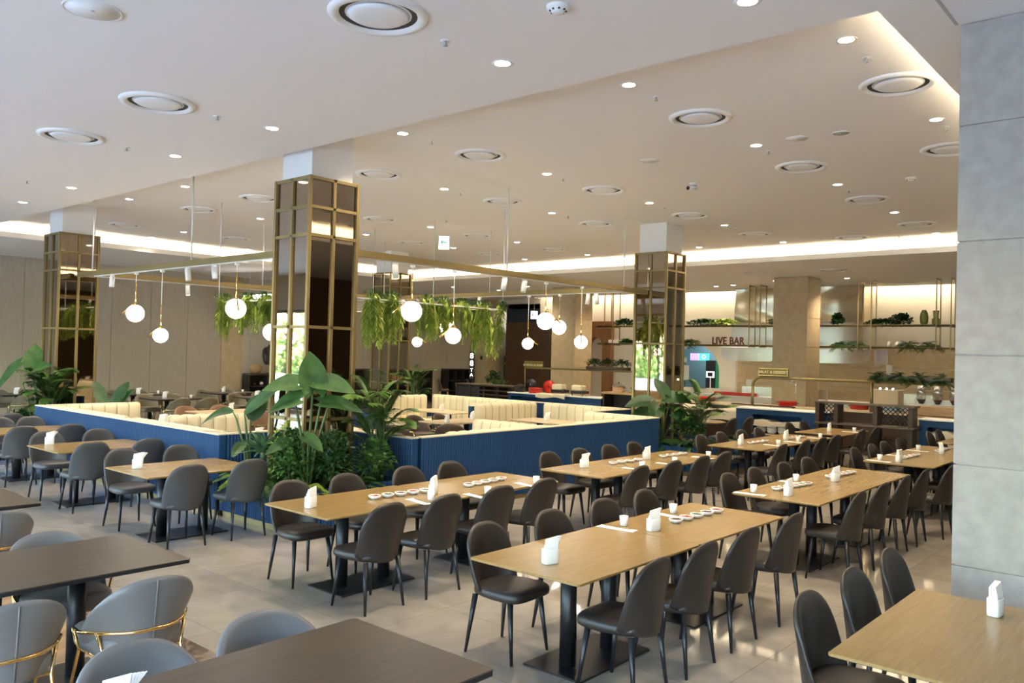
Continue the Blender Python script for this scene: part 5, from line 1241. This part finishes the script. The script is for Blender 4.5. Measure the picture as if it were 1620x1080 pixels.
# left far wall: shelves, torso, cabinets, stools, lit sign ---------------------------
def wall_shelf(y0, y1, h, label):
    t = thing('wall_cabinet', label, 'cabinet', (-25.05, (y0+y1)/2, 0)); a = (y1-y0)/2
    MB().box(-.2,.25,-a,a,h-.05,h,.004).build('top_board', 'dark_shelf_wood', t)
    m = MB().box(-.2,-.15,-a,a,0,h-.05)
    for y in (-a, -a/3, a/3, a-.04): m.box(-.2,.22,y,y+.04,0,h-.05)
    m.box(-.2,.22,-a,a,h*.62,h*.62+.03).box(-.2,.22,-a,a,h*.30,h*.30+.03).box(-.2,.22,-a,a,.0,.06); m.build('carcass', 'hide', t); return t
wall_shelf(15.2, 17.3, 1.18, 'dark open cabinet under the patterned torso')
wall_shelf(19.6, 21.9, 1.35, 'dark cabinet left of the farthest mirror column')
wall_shelf(22.0, 23.7, 1.30, 'dark cabinet behind the far palm on the cream wall')
wall_shelf(24.6, 26.0, 1.35, 'dark cabinet beside the lit vertical sign')
for k, (y, z, r_) in enumerate(((15.5,.78,.05),(15.75,.78,.07),(15.95,.78,.05),(16.3,.78,.08),(16.7,.78,.06),(15.6,.42,.07),(16.1,.42,.09),(16.6,.42,.07))):
    t = thing('pottery', '%s pot in the dark cabinet under the torso, %s shelf' % (('leftmost','second','third','fourth','rightmost')[k] if k < 5 else ('left','middle','right')[k-5], 'upper' if k < 5 else 'lower'), 'pottery', (-24.95, y, z-.0))
    MB().lathe([(.001,0),(r_*.6,0),(r_,r_*.8),(r_*.6,r_*1.7),(r_*.5,r_*1.7),(.001,.01)], n=16).build('pot_body', 'pale_ceramic' if k % 2 else 'sauce_brown', t)
t = thing('round_basket', 'round brown basket on the dark cabinet left of the torso', 'basket', (-25.0, 15.55, 1.18)); MB().lathe([(.001,0),(.12,0),(.2,.1),(.21,.2),(.14,.32),(.10,.33),(.18,.2),(.1,.02)], n=22).build('basket_body', 'light_shelf_wood', t)
t = thing('mannequin_torso', 'dark patterned long-sleeved torso on a stand on the dark cabinet', 'mannequin', (-24.95, 16.05, 1.18), PI/2)
m = MB(); rg = []
for z, a, b in ((.30,.15,.10),(.40,.14,.095),(.50,.125,.085),(.62,.15,.10),(.74,.185,.115),(.84,.20,.11),(.90,.16,.09),(.93,.07,.06),(.99,.055,.055)):
    rg.append([(a*math.cos(2*PI*i/24), b*math.sin(2*PI*i/24), z) for i in range(24)])
m.loft(rg, True); m.build('torso', 'mannequin_pattern', t)
for s in (-1, 1): MB().tube([(s*.17,0,.86),(s*.23,0,.78),(s*.26,-.02,.60),(s*.25,-.05,.42),(s*.22,-.06,.33)], [.055,.055,.046,.036,.03], 12).build('sleeve', 'mannequin_pattern', t)
MB().cyl((0,0,.02),(0,0,.32),.012).cyl((0,0,0),(0,0,.02),.12).build('stand', 'black_metal', t)
t = thing('lit_vertical_sign', 'narrow dark sign with glowing white vertical letters near the far pier', 'sign', (-22.9, 24.0, 0), R(42))
MB().box(-.09,.09,-.05,.05,1.0,2.1).build('board', 'hide', t); MB().cyl((0,0,0),(0,0,1.0),.03).cyl((0,0,0),(0,0,.02),.18).build('stand', 'black_metal', t)
for k, (ch, z) in enumerate((('8',1.93),('8',1.63),('T',1.36),('A',1.17))): text_mesh(ch, .30 if k < 2 else .18, 'screen_white', 'glowing_letter', t, (0,-.055,z))
for k, (x, y) in enumerate(((-22.0,21.6),(-21.2,22.3))):
    t = thing('bar_stool', ('left' if k == 0 else 'right')+' dark brown high-backed stool behind the far banquette', 'stool', (x, y, 0), R(130+10*k))
    s = MB(); seat_pad(s, .2, -.2, .18, .60, .68); s.build('seat', 'dark_brown_leather', t)
    s = MB(); chair_back(s, .6, .95, 1.08, .2, .1, .04, .19, .03, .035); s.build('backrest', 'dark_brown_leather', t)
    for sx in (-1,1):
        for sy in (-1,1): MB().cyl((sx*.15,sy*.14,.6),(sx*.19,sy*.19,0),.018,.012).build('leg', 'light_shelf_wood', t)
t = thing('wall_switch', 'small dark wall device on the beige pier beside the corridor', 'switch', (-24.6, 26.38, 1.85)); MB().box(-.06,.06,-.02,.02,-.08,.08,.01).build('plate', 'hide', t)
bush((-22.2, 24.6, 0.75), 'small leafy plant beside the lit vertical sign', (.4,.3,.35), 260, 'leaf_dark', .1)
t = thing('plant_pot', 'dark tall pot holding the small plant beside the lit sign', 'pot', (-22.2, 24.6, 0)); MB().lathe([(.001,0),(.16,0),(.22,.72),(.20,.72),(.15,.05),(.001,.05)], n=22).build('pot_body', 'hide', t); MB().lathe([(.001,.66),(.2,.66)], n=22).build('soil', 'soil', t, kind='stuff')
fern((-21.4, 23.9, .56), 'far feathery plant standing left of the two bar stools', 26, .9, 'leaf_mid', .16, .02, (.6,1.4), .3)
t = thing('plant_pot', 'dark pot holding the far feathery plant by the bar stools', 'pot', (-21.4, 23.9, 0)); MB().lathe([(.001,0),(.14,0),(.2,.5),(.18,.5),(.13,.05),(.001,.05)], n=22).build('pot_body', 'hide', t)
# corridor pictures
t = thing('poster', 'tall dark poster with pale shapes in the dark blue corridor', 'poster', (-24.0, 27.4, 0)); MB().box(-.18,.2,0,.03,.9,1.95).build('picture', 'hide', t)
m = MB()
for k in range(7): m.sphere((rnd.uniform(-.12,.14), -.005, rnd.uniform(1.0,1.85)), rnd.uniform(.02,.045), 8, 5, 1)
m.build('pale_shapes', 'pale_ceramic', t); MB().box(-.2,.22,0,.03,0,.9).build('lower_board', 'light_shelf_wood', t)

# ================================================================== OUTDOORS (mirrored in the columns)
hedge_i = 0
for i, x in enumerate(range(-46, 14, 6)):
    t = thing('tree', 'leafy tree outside the front windows, %s from the left' % ORD[i].replace('nearest','first'), 'tree', (x+rnd.uniform(-.2,.2), -15.2+rnd.uniform(-.3,.3), 0), group='trees outside the windows')
    s = MB(); s.tube([(0,0,0),(.1,.05,1.5),(.0,-.1,3.2)], [.18,.14,.08], 8)
    for k in range(5): d = rdir(.4, 1.1); s.tube([(0,0,1.9+.2*k), d*1.3+Vector((0,0,2.4+.2*k))], [.07,.02], 5)
    s.build('trunk', 'bark', t); f = MB()
    for k in range(2600):
        d = rdir(-1.2, 1.5); r_ = rnd.uniform(.55, 1); q = Vector((d.x*2.6, d.y*2.0, 3.0+d.z*2.9))*1; q.x *= r_; q.y *= r_
        leaf(f, q, d+Vector((rnd.uniform(-1,1),rnd.uniform(-1,1),rnd.uniform(-1,.3))), (0,0,1), rnd.uniform(.25,.45), .10, .3, .2, 2)
    f.build('crown', 'leaf_outdoor', t)
t = thing('hedge', 'dense green hedge behind the garden wall outside the windows', 'hedge', (-20, -11.6, 0))
f = MB(); s_ = MB()
for k in range(9000):
    q = Vector((rnd.uniform(-13, 16), rnd.uniform(-.55,.55), rnd.uniform(.2, 2.9))); leaf(f, q, (rnd.uniform(-1,1), rnd.uniform(-.3,1), rnd.uniform(-1,.5)), (0,0,1), rnd.uniform(.16,.30), .07, .3, .2, 2)
f.build('foliage', 'leaf_outdoor', t)
for k in range(15): s_.cyl((-13+k*2,0,0), (-13+k*2,0,2.2), .05, .03, 6)
s_.build('stems', 'bark', t, kind='stuff')
t = thing('garden_wall', 'low pale garden wall outside the front windows', 'wall', (-18, -10.6, 0)); MB().box(-26,30,-.15,.15,0,.85,.02).build('wall_body', 'outdoor_white', t)
for k in range(6):
    t = thing('stone_dome', 'small white rounded stone on the terrace outside, one of a row', 'stone', (-30+k*3.2, -9.2, 0), group='white rounded stones outside'); MB().lathe([(.45,0),(.5,.15),(.42,.4),(.2,.55),(.001,.6)], n=20).build('stone_body', 'outdoor_white', t)
SUN = bpy.data.lights.new('sun', 'SUN'); SUN.energy = 11; SUN.color = (.80, .90, 1); SUN.angle = R(.6)
so = bpy.data.objects.new('sun', SUN); COL.objects.link(so); so.rotation_euler = (R(-42), 0, R(18)); so.location = (0, -20, 20)
